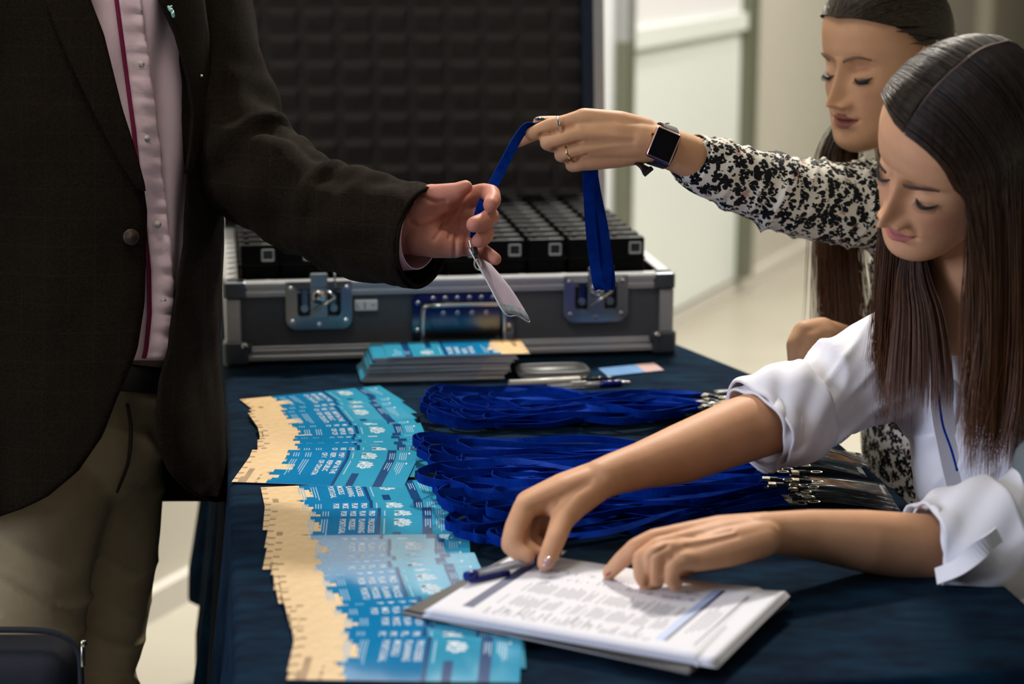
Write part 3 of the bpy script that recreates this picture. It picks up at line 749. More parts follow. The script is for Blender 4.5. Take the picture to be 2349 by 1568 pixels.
def clip_parts(root, p, d, sz=1.0):
    """swivel clip at p pointing along d: ferrule, black swivel, metal jaw"""
    d = d.normalized(); s = d.cross(Vector((0, 0, 1))).normalized(); u = s.cross(d)
    m = Matrix(((d.x, s.x, u.x, p.x), (d.y, s.y, u.y, p.y), (d.z, s.z, u.z, p.z), (0, 0, 0, 1)))
    bm = bmesh.new(); box_bm(bm, (0.004, 0, 0), (0.010 * sz, 0.011, 0.004), m, 0.0006); link('ferrule', bm_mesh('ferrule', bm), M_clip, root)
    bm = bmesh.new(); box_bm(bm, (0.013, 0, 0), (0.010, 0.007, 0.005), m, 0.001); cyl_bm(bm, m @ Vector((0.018, 0, 0)), m @ Vector((0.023, 0, 0)), 0.002, None, 8); link('swivel', bm_mesh('swivel', bm), M_clipb, root)
    bm = bmesh.new()
    for k in range(8):
        a0 = 2 * math.pi * k / 8; a1 = 2 * math.pi * (k + 1) / 8
        cyl_bm(bm, m @ Vector((0.030 + 0.007 * math.cos(a0), 0.0042 * math.sin(a0), 0)), m @ Vector((0.030 + 0.007 * math.cos(a1), 0.0042 * math.sin(a1), 0)), 0.0011, None, 6)
    link('hook', bm_mesh('hook', bm), M_clip, root)
def pouch(root, a, b, c, d, lift=0.0, insert=True, end=0.78):
    """clear badge holder with its card: corners near-left, far-left, far-right, near-right"""
    up = (b - a).cross(d - a); up = up.normalized() * (1 if up.z < 0 else -1) * -1
    if up.z < 0: up = -up
    vs = []; nx, ny = 10, 4
    for z in (0.0006, -0.0006):
        for i in range(nx + 1):
            for j in range(ny + 1):
                s = i / nx; t = j / ny
                p = (a.lerp(d, s)).lerp(b.lerp(c, s), t); w = lift * math.sin(math.pi * s) + 0.0012 * math.sin(5 * s + 3 * t)
                vs.append(p + up * (w + z))
    m = (nx + 1) * (ny + 1); fs = [tuple(f) for f in grid_faces(nx + 1, ny + 1)] + [tuple(m + q for q in f[::-1]) for f in grid_faces(nx + 1, ny + 1)]
    for i in range(nx):
        for j in (0, ny):
            k = i * (ny + 1) + j; fs.append((k, k + ny + 1, m + k + ny + 1, m + k))
    for j in range(ny):
        for i in (0, nx):
            k = i * (ny + 1) + j; fs.append((k, k + 1, m + k + 1, m + k))
    h = link('badge_holder', mesh('badge_holder', vs, fs), M_vinyl, root, True)
    if insert:
        vs = []; ms = []
        for i in range(nx + 1):
            for j in range(ny + 1):
                s = 0.06 + 0.86 * i / nx; t = 0.08 + 0.84 * j / ny
                p = (a.lerp(d, s)).lerp(b.lerp(c, s), t); w = lift * math.sin(math.pi * s) + 0.0012 * math.sin(5 * s + 3 * t)
                vs.append(p + up * w)
        me = mesh('card', vs, grid_faces(nx + 1, ny + 1)); me.materials.append(M_insert); me.materials.append(M_photo)
        me.polygons.foreach_set('material_index', [1 if (i // ny) / nx > end else 0 for i in range(nx * ny)])
        link('card', me, None, h)
def lanyard(rnd, right, left, loop, h, label, group, pch=None, wav=9.0):
    """right: clip end px, left: loop end px; two runs of strap side by side with a U-turn"""
    xr, yr = right; xl, yl = left; n = 16
    ph = [rnd.uniform(0, 6.28) for _ in range(6)]; pts = []; sides = []; wav *= rnd.uniform(.7, 2.3); loop *= rnd.uniform(.6, 1.5)
    def run(s, off):
        x = xr + (xl - xr) * s; y = yr + (yl - yr) * s + off * min(1, 6 * s) * (0.4 + 0.6 * s)
        y += wav * (math.sin(3.1 * s * 2 + ph[0 if off > 0 else 1]) * 0.7 + 0.45 * math.sin(9 * s + ph[2 if off > 0 else 3])) * math.sin(math.pi * min(1, s * 1.02))
        z = h + 0.006 * math.sin(5 * s + ph[4 if off > 0 else 5]) * math.sin(math.pi * s) + 0.0065
        return T(x, y, max(0.006, z))
    A = [run(i / n, -loop) for i in range(n + 1)]; B = [run(i / n, loop) for i in range(n, -1, -1)]
    c = (A[-1] + B[0]) / 2; dirl = (A[-1] - A[-3]).normalized(); rad = (A[-1] - B[0]).length / 2
    U = [c + (A[-1] - c) * math.cos(t) + dirl * rad * rnd.uniform(1.1, 1.5) * math.sin(t) + Vector((0, 0, 0.006 * math.sin(t))) for t in (0.5, 1.05, 1.57, 2.1, 2.64)]
    raw = A + U + B
    path = [Vector(p) for p in crom(raw, 3)]
    f0 = rnd.uniform(0, 6.28); f1 = rnd.uniform(1.2, 3.0); base = rnd.uniform(0.25, 1.1)
    for i, p in enumerate(path):
        s = i / (len(path) - 1)
        t = (path[min(i + 1, len(path) - 1)] - path[max(i - 1, 0)]).normalized()
        lat = t.cross(Vector((0, 0, 1))).normalized()
        edge = math.exp(-((s - 0.5) / 0.10) ** 2)                   # stands on edge round the loop
        a = base + 0.75 * math.sin(f1 * 6.28 * s + f0); a = a * (1 - edge) + (math.pi / 2) * edge
        sides.append(lat * math.cos(a) + Vector((0, 0, 1)) * math.sin(a))
        need = abs(math.sin(a)) * RW / 2 + 0.0012 + TABLE
        if p.z < need: path[i] = Vector((p.x, p.y, need))
    root = empty('lanyard', path[0], local=False); tag(root, label, 'lanyard', group)
    link('strap', ribbon_mesh('strap', path, sides), M_strap, root)
    d = (path[0] - path[6]).normalized(); d.z = 0
    clip_parts(root, path[0] + d * 0.002, d)
    if pch: pouch(root, *pch)
    return root
rnd = random.Random(31)
pile1 = 'blue lanyard strap in the bundle behind the reaching forearm'
for i in range(22):
    t = i / 21
    yl = 908 + 56 * t + rnd.uniform(-6, 6); xl = 1040 + 70 * abs(t - .35) + rnd.uniform(-25, 30)
    if i % 6 == 3: xl += 80
    right = (1585 + rnd.uniform(-15, 35), 908 + 38 * t + rnd.uniform(-4, 4))
    lanyard(rnd, right, (xl, yl), rnd.uniform(8, 15), 0.002 + 0.012 * math.sin(math.pi * t) * rnd.random(), 'blue lanyard of the far bundle, beside the two pens', 'lanyards of the far bundle', None, 5.5)
badges = {}
def bq(x0, y0, x1, y1, w, h):        # badge lying from its clip end to its far end, w px deep
    return (T(x0, y0, h), T(x0 - 4, y0 - w, h), T(x1 - 22, y1 - w, h), T(x1, y1, h))
low = [(1826, 1152, 2068, 1172, 24, .004), (1838, 1142, 2058, 1160, 26, .008), (1830, 1130, 2052, 1150, 26, .012), (1846, 1118, 2048, 1140, 28, .016),
       (1820, 1070, 1990, 1092, 26, .012), (1830, 1060, 1995, 1072, 30, .018), (1846, 1030, 1992, 1062, 14, .024), (1800, 1045, 1906, 1030, 30, .012)]
order = list(range(34)); k = 0
for i in range(34):
    t = i / 33
    yl = 1018 + 222 * t + rnd.uniform(-7, 7); xl = 1030 + 95 * t + rnd.uniform(-12, 45) + (60 if i % 5 == 2 else 0)
    right = (1770 + rnd.uniform(-40, 45), 1040 + 115 * t + rnd.uniform(-5, 5)); pc = None
    if i % 4 == 1 and k < len(low):
        x0, y0, x1, y1, w, h = low[k]; pc = (*bq(x0, y0, x1, y1, w, h), 0.003); right = (x0 - 45, y0 - 8); k += 1
    lanyard(rnd, right, (xl, yl), rnd.uniform(9, 19), 0.003 + 0.020 * math.sin(math.pi * t) * rnd.random(), (('blue lanyard of the near bundle with a clear badge, %s badge from the front' % ORD[k - 1]) if pc else 'blue lanyard of the near bundle, under the two forearms'), 'lanyards of the near bundle' + (' with badges' if pc else ''), pc, 11)
# a badge and clips at the far bundle's right end
for j, (x0, y0, x1, y1, w) in enumerate(((1640, 905, 1760, 900, 10), (1650, 930, 1770, 925, 12))):
    r = lanyard(rnd, (1610, y0), (1160 + 60 * j, 915 + 20 * j), 10, 0.014, 'blue lanyard of the far bundle, %s of two with a badge by the white cuff' % ('farther', 'nearer')[j], 'far bundle lanyards with badges', (*bq(x0, y0, x1, y1, w, 0.008), 0.002))

# ------------------------------------------------------------------ the lanyard being handed over
held = empty('lanyard', P(1088, 552, 2.425), local=False)
tag(held, 'blue lanyard with a clear badge passing between the two outstretched hands', 'lanyard')
sp = [(1346, 398, 2.56), (1300, 330, 2.575), (1250, 290, 2.560), (1222, 288, 2.540), (1203, 296, 2.526), (1180, 330, 2.512), (1148, 392, 2.490), (1118, 448, 2.462), (1102, 480, 2.440), (1090, 520, 2.432), (1085, 548, 2.426)]
path = [Vector(p) for p in crom([P(*q) for q in sp], 6)]
sd = []
for i, p in enumerate(path):
    s = i / (len(path) - 1)
    a = interp([(0, .2), (.30, .3), (.42, .7), (.62, 1.0), (.8, .9), (1, .6)], s)[0]
    sd.append(RT * math.sin(a) + FW * math.cos(a))
link('strap', ribbon_mesh('strap', path, sd, 0.0125, 0.0012), M_strap, held)
def hanging(xs, z, width, a0, name='strap'):
    path = [Vector(p) for p in crom([P(*q) for q in xs], 8)]
    sd = [RT * math.cos(a0 + 0.5 * i / len(path)) + FW * math.sin(a0 + 0.5 * i / len(path)) for i in range(len(path))]
    link(name, ribbon_mesh(name, path, sd, width, 0.0011), M_strap, held)
hanging([(1352, 370, 2.575), (1350, 430, 2.575), (1356, 530, 2.572), (1364, 600, 2.570), (1372, 650, 2.568), (1380, 662, 2.575), (1388, 650, 2.582), (1393, 600, 2.586), (1384, 520, 2.588), (1368, 440, 2.586), (1358, 380, 2.580)], 0, 0.0140, 0.15)
hanging([(1358, 372, 2.60), (1362, 440, 2.602), (1378, 540, 2.604), (1394, 610, 2.604), (1398, 648, 2.602), (1392, 660, 2.598), (1384, 640, 2.594), (1378, 560, 2.592), (1362, 450, 2.592), (1352, 385, 2.592)], 0, 0.0150, -0.25)
clip_parts(held, P(1084, 552, 2.424), P(1090, 580, 2.420) - P(1084, 552, 2.424))
# its badge: card seen edge-on, swinging towards the camera side
A = P(1077, 572, 2.420); B = P(1103, 584, 2.475); D = P(1158, 719, 2.405); C = P(1215, 736, 2.462)
vs = []; nx, ny = 14, 6; fs = grid_faces(nx + 1, ny + 1)
for i in range(nx + 1):
    for j in range(ny + 1):
        s, t = i / nx, j / ny; p = A.lerp(D, s).lerp(B.lerp(C, s), t)
        p += RT * (0.005 * math.sin(math.pi * s) * t) + UP * 0.002 * math.sin(math.pi * t)
        vs.append(p)
M_lav = mat('badge_lavender', (0.42, 0.36, 0.46), 0.3, c2=(0.50, 0.42, 0.52), cscale=60, spec=0.5); M_scuff = mat('badge_grey_end', (0.22, 0.28, 0.33), 0.2, c2=(0.42, 0.48, 0.52), cscale=160)
me = mesh('badge_holder', vs, fs); me.materials.append(M_lav); me.materials.append(M_scuff)
me.polygons.foreach_set('material_index', [1 if (i // ny) / nx > .80 or i // ny == 0 else 0 for i in range(nx * ny)])
hb = link('badge_holder', me, None, held, True); sm = hb.modifiers.new('s', 'SOLIDIFY'); sm.thickness = 0.0012
# rim of the vinyl pocket
rim = [A, A.lerp(D, .5), D, C, B.lerp(C, .5) + RT * .010, B, A]
tube('rim', [(p, .0009, .0009) for p in [vs[0], vs[7 * (ny + 1)], vs[nx * (ny + 1)], vs[nx * (ny + 1) + 3], vs[nx * (ny + 1) + ny], vs[7 * (ny + 1) + ny], vs[ny]]], 4, mat('vinyl_rim', (0.62, 0.66, 0.70), 0.15), hb, 6)

# ================================================================== clipboard, papers, pen
M_board = mat('clipboard_black', (0.010, 0.009, 0.009), 0.3, spec=0.5)
M_boarde = mat('clipboard_brown_face', (0.045, 0.038, 0.030), 0.35)
M_paper = mat('white_paper', (0.70, 0.69, 0.73), 0.6, spec=0.2)
M_navy = mat('navy_print', (0.020, 0.032, 0.110), 0.5); M_lblue = mat('pale_blue_print', (0.35, 0.45, 0.68), 0.5); M_gray = mat('grey_print', (0.22, 0.22, 0.26), 0.6); M_dgray = mat('dark_print', (0.10, 0.10, 0.13), 0.6)
ZB = 0.0062
b0, b1, b2 = T(918, 1404, ZB + .004), T(1582, 1546, ZB + .004), T(1785, 1386, ZB)
bx = (b1 - b0); bl = bx.length; bx.normalize(); by = Vector((-bx.y, bx.x, 0))
bd = 0.228
board = empty('clipboard', (b0 + bx * bl / 2 + by * bd / 2), local=False); tag(board, 'black clipboard under the white printed list', 'clipboard')
mm = Matrix(((bx.x, by.x, 0, b0.x), (bx.y, by.y, 0, b0.y), (0, 0, 1, TABLE + ZB), (0, 0, 0, 1)))
bm = bmesh.new(); box_bm(bm, (bl / 2, bd / 2, 0.0035), (bl, bd, 0.004), mm, 0.0015, 2); link('board', bm_mesh('board', bm), M_board, board)
bm = bmesh.new(); box_bm(bm, (bl / 2, bd / 2 + 0.0005, 0.0061), (bl - .006, bd - .007, 0.0012), mm, 0.0005); link('inner_face', bm_mesh('inner_face', bm), M_boarde, board)
pA, pB = T(972, 1404, 0.0125 + ZB), T(1640, 1521, 0.0125 + ZB)
px = (pB - pA); px.z = 0; pl = px.length; px.normalize(); py = Vector((-px.y, px.x, 0)); PW = 0.205
def sheet(z, da, db, n=40, curl=True, wd=PW, ln=None):
    """paper rolled over at its right end"""
    ln = ln or pl; vs = []; m = 10
    for i in range(n + 1):
        s = i / n * (ln + 0.035 if curl else ln)
        for j in range(m + 1):
            t = j / m * wd; R = 0.0055 + 0.0105 * j / m
            st = ln - 0.020 - 0.008 * j / m
            if curl and s > st:
                th = (s - st) / R; th = min(th, 3.0); a = st + R * math.sin(th); zz = z - R * (1 - math.cos(th)) + 0.010 * (j / m) * min(1, (s - st) / .03)
                zz = max(zz, TABLE + ZB + 0.0072)
            else: a = s; zz = z + 0.0075 * (j / m) * max(0, (s / ln - 0.55) / .45) ** 2
            zz += 0.0016 * math.sin(s * 16) * (j / m)
            p = pA + px * (a + da) + py * (t + db); vs.append(Vector((p.x, p.y, zz)))
    return mesh('paper_sheet', vs, grid_faces(n + 1, m + 1))
zt = TABLE + 0.0135 + ZB
top = link('printed_list', sheet(zt, 0, 0), M_paper, None, True); top.modifiers.new('s', 'SOLIDIFY').thickness = 0.0004
tag(top, 'white printed list, topmost sheet on the clipboard, bent over at the right', 'paper')
for i in range(4):
    o = link('paper_sheet', sheet(TABLE + ZB + 0.0075 + i * 0.0013, -0.002 + 0.0015 * i, 0.001, curl=False, wd=PW - .004, ln=pl + 0.004 - i * .003), M_paper, None, True); o.modifiers.new('s', 'SOLIDIFY').thickness = 0.0009
    tag(o, 'white sheet under the printed list, %s from the bottom of the stack' % ORD[i], 'paper', 'sheets under the list')
bm = bmesh.new(); rnd = random.Random(4)
def pz(a, b):
    j = b / PW; s = a
    return zt + 0.0075 * j * max(0, (s / pl - 0.55) / .45) ** 2 + 0.0016 * math.sin(s * 16) * j + 0.00045
def strip(a0, a1, b0, b1, mi, n=5):
    for k in range(n):
        q = []
        for a, b in ((a0, b0 + (b1 - b0) * k / n), (a1, b0 + (b1 - b0) * k / n), (a1, b0 + (b1 - b0) * (k + 1) / n), (a0, b0 + (b1 - b0) * (k + 1) / n)):
            p = pA + px * a + py * b; q.append(bm.verts.new((p.x, p.y, pz(a, b))))
        bm.faces.new(q).material_index = mi
strip(0.026, 0.038, 0.030, 0.190, 0, 8)
a = 0.052
while a < 0.226:                      # table rows, written across the sheet
    b = 0.012
    cells = [(0.020, 0.040), (0.052, 0.086), (0.092, 0.128), (0.140, 0.152), (0.164, 0.170)]
    for c0, c1 in cells:
        if rnd.random() < 0.80: strip(a, a + 0.0011, c0 + rnd.uniform(0, .004), c1 - rnd.uniform(0, .012), 2 if c0 < .13 else 3, 2)
    if rnd.random() < .35: strip(a, a + .0014, 0.030, 0.036 + rnd.uniform(0, .02), 4, 1)
    a += 0.0029
strip(0.228, 0.236, 0.030, 0.185, 1, 8); strip(0.2365, 0.2405, 0.030, 0.185, 0, 8)
for k in range(4): strip(0.2475 + k * .0042, 0.2485 + k * .0042, 0.055 + .006 * k, 0.120 + rnd.uniform(0, .03), 3, 4)
strip(0.2665, 0.2680, 0.030, 0.176, 4, 6)
me = bpy.data.meshes.new('printed_lines'); bm.to_mesh(me); bm.free()
for q in (M_navy, M_lblue, M_gray, M_dgray, M_dgray): me.materials.append(q)
pl_o = link('printed_lines', me, None, top); pl_o['kind'] = 'stuff'
# the pen she is picking up
pa, pb = T(1068, 1322, 0.028), T(1300, 1264, 0.030)
pn = empty('ballpoint_pen', pa, local=False); tag(pn, 'clear ballpoint pen with blue ends under the reaching thumb', 'pen')
cyl('barrel', pa.lerp(pb, .05), pa.lerp(pb, .92), 0.0044, M_barrel, pn); cyl('refill', pa.lerp(pb, .1), pa.lerp(pb, .9), 0.0015, M_wpl, pn, 8)
cyl('end_cap', pa, pa.lerp(pb, .10), 0.0050, M_blue, pn); cyl('clip', pa.lerp(pb, .04) + Vector((0, -.002, -.004)), pa.lerp(pb, .42) + Vector((0, -.004, -.006)), 0.0032, M_blue, pn, 10)
cyl('grip', pa.lerp(pb, .66), pa.lerp(pb, .78), 0.0052, M_blue, pn); cyl('tip', pa.lerp(pb, .92), pb, 0.0036, M_rivet, pn, 12, 0.0008)
pa2, pb2 = T(1066, 1326, 0.0275), T(1150, 1312, 0.0275)
# ================================================================== people: shared builders
def skin_mat(name, c, c2, rough=0.52):
    return mat(name, c, rough, c2=c2, cscale=38, sss=0.08, spec=0.17, bump=0.12, bscale=420, vcol='tint')
def ch(*pts):                        # chain of (px, py, Z, r)
    return [(P(a, b, z), r) for a, b, z, r in pts]
HEAD = [(-.118, .066, .040, .010, .053), (-.115, .076, .028, .022, .051), (-.110, .083, .014, .033, .048), (-.100, .087, .000, .042, .040), (-.085, .086, -.016, .050, .030), (-.070, .085, -.034, .056, .018), (-.050, .085, -.058, .061, .008),
        (-.030, .084, -.080, .065, .004), (-.010, .083, -.091, .068, .000), (.010, .084, -.097, .0705, -.004), (.030, .088, -.100, .072, -.008), (.055, .087, -.101, .073, -.012), (.075, .079, -.097, .070, -.014),
        (.090, .066, -.085, .062, -.013), (.102, .047, -.066, .049, -.012), (.109, .026, -.044, .032, -.010), (.1125, .008, -.024, .014, -.009), (.1135, -.004, -.012, .002, -.008)]
def sm_tab(tab):
    a = np.array(tab); zz = np.linspace(a[0, 0], a[-1, 0], 120); out = [zz]
    for k in range(1, 5):
        v = np.interp(zz, a[:, 0], a[:, k]); w = np.convolve(np.pad(v, 3, mode='edge'), np.ones(7) / 7, 'valid'); w[0] = v[0]; w[-1] = v[-1]; out.append(w)
    return out
HT = sm_tab(HEAD)
def head_mesh(M, lips=(0.42, 0.10, 0.10), nose=1.0, male=False, smile=0.0, lipfull=1.0):
    g = lambda x, z, cx, cz, sx, sz: np.exp(-((x - cx) / sx) ** 2 - ((z - cz) / sz) ** 2)
    zs = np.concatenate([np.linspace(-.118, -.105, 8), np.linspace(-.103, .035, 112), np.linspace(.038, .1135, 34)])
    u = np.linspace(-1, 1, 161)[:-1]; ph = math.pi * (0.45 * u + 0.55 * u ** 3)      # denser in front
    Zg, Ph = np.meshgrid(zs, ph, indexing='ij')
    f, b, a, c = (np.interp(Zg, HT[0], HT[k]) for k in range(1, 5))
    co, si = np.cos(Ph), np.sin(Ph)
    pf = 0.86
    x = a * np.sign(si) * np.abs(si) ** np.where(co > 0, pf, 1.0)
    y = np.where(co > 0, c + (f - c) * np.abs(co) ** 0.95, c - (c - b) * np.abs(co))
    front = np.clip(co, 0, 1) ** 0.5 * (co > 0)
    z = Zg.copy(); ax = np.abs(x)
    d = np.zeros_like(x)
    # nose
    hz = np.interp(z, [-.060, -.0525, -.0495, -.0455, -.040, -.033, -.022, -.008, .006, .014, .024], [0, .002, .006, .017, .0245, .0225, .0165, .0105, .0055, .003, 0])
    wz = np.interp(z, [-.052, -.046, -.040, -.030, -.010, .010, .02], [.0085, .0095, .0092, .0078, .0066, .0064, .010])
    d += 1.12 * nose * hz * np.exp(-(ax / wz) ** 2)
    d += nose * .0105 * g(ax, z, .0125, -.0435, .0052, .0062)
    d -= .0030 * g(ax, z, .0065, -.0505, .0032, .0028)
    # eyes: socket, closed lid bulge, crease above, lower lid
    d -= .0150 * g(ax, z, .029, .004, .0150, .0120)
    d -= .0065 * g(ax, z, .0150, .003, .006, .012)
    d += .0098 * g(ax, z, .031, -.0015, .0115, .0080)
    d -= .0022 * g(ax, z, .031, -.0105, .0110, .0022)
    d -= .0014 * g(ax, z, .031, .0075, .0120, .0016)
    d += .0030 * g(ax, z, .030, .0190, .016, .0050)                # brow
    d += .0045 * g(ax, z, .043, -.026, .016, .014)                 # cheekbone
    d += .0022 * g(ax, z, .030, -.048, .016, .016)
    # mouth
    mz = -.0675 + 0.0016 * (ax / .022) ** 2 * (1 + smile)
    d += lipfull * .0058 * g(ax, z - mz, 0.004, .0052, .0150, .0040)
    d += lipfull * .0070 * g(ax, z - mz, 0, -.0062, .0140, .0046)
    d -= .0062 * np.exp(-(ax / .0215) ** 4) * np.exp(-((z - mz) / .0015) ** 2)
    d -= .0030 * g(ax, z, 0, -.0830, .017, .0050)
    d += .0035 * g(ax, z, 0, -.0990, .015, .0095)
    d -= .0012 * g(ax, z, 0, -.0575, .0030, .0040)
    d -= .0020 * g(ax, z - mz, .0235, 0, .0035, .0045)             # mouth corner
    d -= .0016 * g(ax, z, .026, -.0560, .0035, .012)               # nose-to-mouth fold
    y = y + d * front
    x = x + np.sign(x) * .0030 * g(ax, z, .0130, -.0440, .0060, .0060) * front
    nz, nph = Zg.shape
    co3 = np.stack([x.ravel(), y.ravel(), z.ravel()], 1)
    R = np.array(M.to_3x3()); t = np.array(M.translation)
    w = co3 @ R.T + t
    fs = grid_faces(nz, nph, True); fs.append(tuple(range(nph))[::-1]); fs.append(tuple((nz - 1) * nph + k for k in range(nph)))
    tint = np.zeros((len(w), 4)); L = lips
    mm = ((z - mz) > -.0125 * (1 - (ax / .0235) ** 2)) & ((z - mz) < (.0088 + .0016 * np.exp(-((ax - .006) / .005) ** 2)) * (1 - (ax / .0240) ** 2)) & (ax < .0235) & (co > 0)
    al = mm.ravel().astype(float); tint[:, :3] = L; tint[:, 3] = al * .85
    ln = (np.exp(-((z - mz) / .0012) ** 2) * (ax < .022) * (co > 0)).ravel(); k = ln > .45; tint[k] = (.10, .02, .02, .9)
    no = (g(ax, z, .0065, -.0500, .0036, .0024) * (co > 0)).ravel(); k = no > .5; tint[k] = (.10, .03, .02, .85)
    chk = (g(ax, z, .042, -.034, .020, .018) * (co > 0)).ravel(); k = (tint[:, 3] == 0); tint[k, :3] = (.55, .20, .14); tint[k, 3] = chk[k] * .22
    return w, fs, tint
def body_object(name, meshes, heads, skin, parent):
    V, F, Ti = [], [], []; off = 0
    for me in meshes:
        n = len(me.vertices); a = np.empty(n * 3); me.vertices.foreach_get('co', a); V.append(a.reshape(-1, 3))
        F += [tuple(off + i for i in p.vertices) for p in me.polygons]; Ti.append(np.zeros((n, 4))); off += n; bpy.data.meshes.remove(me)
    for w, fs, ti in heads:
        V.append(w); F += [tuple(off + i for i in f) for f in fs]; Ti.append(ti); off += len(w)
    me = mesh(name, np.concatenate(V).tolist(), F)
    at = me.attributes.new('tint', 'FLOAT_COLOR', 'POINT'); at.data.foreach_set('color', np.concatenate(Ti).astype(np.float32).ravel())
    return link(name, me, skin, parent, True)
def head_frame(nasion, az, pitch, roll):
    """az: turn from facing the camera towards the left of the picture; pitch: looking down; roll: tilt"""
    az, pitch, roll = map(math.radians, (az, pitch, roll))
    h = Vector((-math.sin(az), -math.cos(az), 0)); f = h * math.cos(pitch) - Vector((0, 0, 1)) * math.sin(pitch)
    u = h * math.sin(pitch) + Vector((0, 0, 1)) * math.cos(pitch); u.rotate(Quaternion(f, roll)); r = f.cross(u)
    M = Matrix(((r.x, f.x, u.x, 0), (r.y, f.y, u.y, 0), (r.z, f.z, u.z, 0), (0, 0, 0, 1)))
    M.translation = nasion - M.to_3x3() @ Vector((0, .088, .012)); return M
def face_parts(M, body, brow_m, lash_m, brow_thick=0.0017, arch=0.004, open_=0.0):
    """eyebrows and downcast lash lines lying on the face"""
    W = lambda x, y, z: M @ Vector((x, y, z))
    for s in (-1, 1):
        pts = [(W(s * .0125, .0915, .0175), brow_thick * 1.0, .0008), (W(s * .022, .0905, .0200 + arch * .4), brow_thick * 1.25, .0009), (W(s * .034, .0840, .0210 + arch * .6), brow_thick, .0008), (W(s * .046, .0715, .0170 + arch * .3), brow_thick * .4, .0005)]
        tube('eyebrow', pts, 6, brow_m, body, 10, up=M.to_3x3() @ Vector((0, 1, 0)))
        pts = [(W(s * .0195, .0775, -.0080), .0008, .0007), (W(s * .026, .0815, -.0106), .0014, .0018), (W(s * .033, .0805, -.0110), .0016, .0022), (W(s * .040, .0745, -.0090), .0013, .0017), (W(s * .0445, .0695, -.0062), .0006, .0005)]
        tube('lash_line', pts, 6, lash_m, body, 8)
        if open_:
            bm = bmesh.new(); sph_bm(bm, (0, 0, 0), 1, 2, (.0095, .0032, .0024 + open_)); me = bm_mesh('eye', bm)
            me.transform(M @ Matrix.Translation((s * .0325, .0775, -.0118 - open_ * .6)) @ Matrix.Rotation(-s * .45, 4, 'Z')); link('eye', me, M_eye, body, True)
        bm = bmesh.new()
        for k in range(16):
            t = k / 15; x = .021 + .0225 * t; y = .0795 + .004 * math.sin(t * 2.2) - .011 * t * t; z = -.0095 - .002 * math.sin(math.pi * t)
            a = W(s * x, y, z); b = W(s * (x + .0022 * (t - .3)), y + .0060, z - .0042); cyl_bm(bm, a, b, .00045, .00012, 5, False)
        link('eyelashes', bm_mesh('eyelashes', bm), lash_m, body)
def ear(M, body, s, skin):
    W = lambda x, y, z: M @ Vector((s * x, y, z)); bm = bmesh.new()
    pts = [(.070, .000, .012), (.076, -.010, .026), (.079, -.022, .028), (.079, -.030, .018), (.076, -.029, .002), (.072, -.020, -.014), (.069, -.008, -.022), (.068, -.002, -.016)]
    c = [[(W(*p), .0042 if i < 5 else .0050) for i, p in enumerate(pts)], [(W(.070, -.012, -.010), .006), (W(.071, -.016, .006), .007), (W(.072, -.016, .018), .005)]]
    return blob_mesh('ear', c, 0.0018, 3)
def strands(name, lines, radius, mat_, parent, sides=3):
    """lines: array (n, k, 3) of hair strands"""
    A = np.asarray(lines, float); n, k, _ = A.shape
    tn = np.gradient(A, axis=1); tn /= np.linalg.norm(tn, axis=2, keepdims=True) + 1e-9
    ref = np.array([0.31, 0.87, 0.38]); s = np.cross(tn, ref); s /= np.linalg.norm(s, axis=2, keepdims=True) + 1e-9; b = np.cross(tn, s)
    prof = np.interp(np.linspace(0, 1, k), [0, .1, .75, 1], [.7, 1, 1, .15]) 
    rr = (radius if np.isscalar(radius) else np.asarray(radius)[:, None]) * prof[None, :] if not np.isscalar(radius) else radius * prof[None, :]
    vs = np.stack([A + (s * math.cos(q) + b * math.sin(q)) * rr[..., None] for q in (2 * math.pi * i / sides for i in range(sides))], 2)
    vs = vs.reshape(-1, 3)
    idx = np.arange(n * k * sides).reshape(n, k, sides); fs = []
    for q in range(sides):
        q2 = (q + 1) % sides
        fs.append(np.stack([idx[:, :-1, q], idx[:, :-1, q2], idx[:, 1:, q2], idx[:, 1:, q]], -1).reshape(-1, 4))
    fs = np.concatenate(fs)
    me = bpy.data.meshes.new(name); me.vertices.add(len(vs)); me.vertices.foreach_set('co', vs.ravel().astype(np.float32))
    me.loops.add(fs.size); me.loops.foreach_set('vertex_index', fs.ravel().astype(np.int32)); me.polygons.add(len(fs))
    me.polygons.foreach_set('loop_start', np.arange(0, fs.size, 4, dtype=np.int32)); me.polygons.foreach_set('loop_total', np.full(len(fs), 4, dtype=np.int32))
    me.update(calc_edges=True); me.validate()
    o = link(name, me, mat_, parent, True); o['kind'] = 'stuff'; return o
def resample(pl, k):
    pl = np.asarray(pl); seg = np.linalg.norm(np.diff(pl, axis=0), axis=1); L = np.concatenate([[0], np.cumsum(seg)]); t = np.linspace(0, L[-1], k)
    return np.stack([np.interp(t, L, pl[:, i]) for i in range(3)], 1)
def cap_mesh(M, keep, grow=1.0, rad=(.0785, .106, .092), cen=(0, -.008, .0265)):
    """hair cap: part of an ellipsoid round the skull where keep(x, y, z) holds (head frame)"""
    vs, fs = [], []; nu, nv = 130, 180; ok = {}
    for i in range(nu + 1):
        th = math.pi * 0.80 * i / nu
        for j in range(nv):
            p = 2 * math.pi * j / nv; q = (cen[0] + rad[0] * grow * math.sin(th) * math.sin(p), cen[1] + rad[1] * grow * math.sin(th) * math.cos(p), cen[2] + rad[2] * grow * math.cos(th))
            ok[len(vs)] = keep(*q); vs.append(M @ Vector(q))
    for f in grid_faces(nu + 1, nv, True):
        if all(ok[i] for i in f): fs.append(f)
    return mesh('hair_cap', vs, fs)
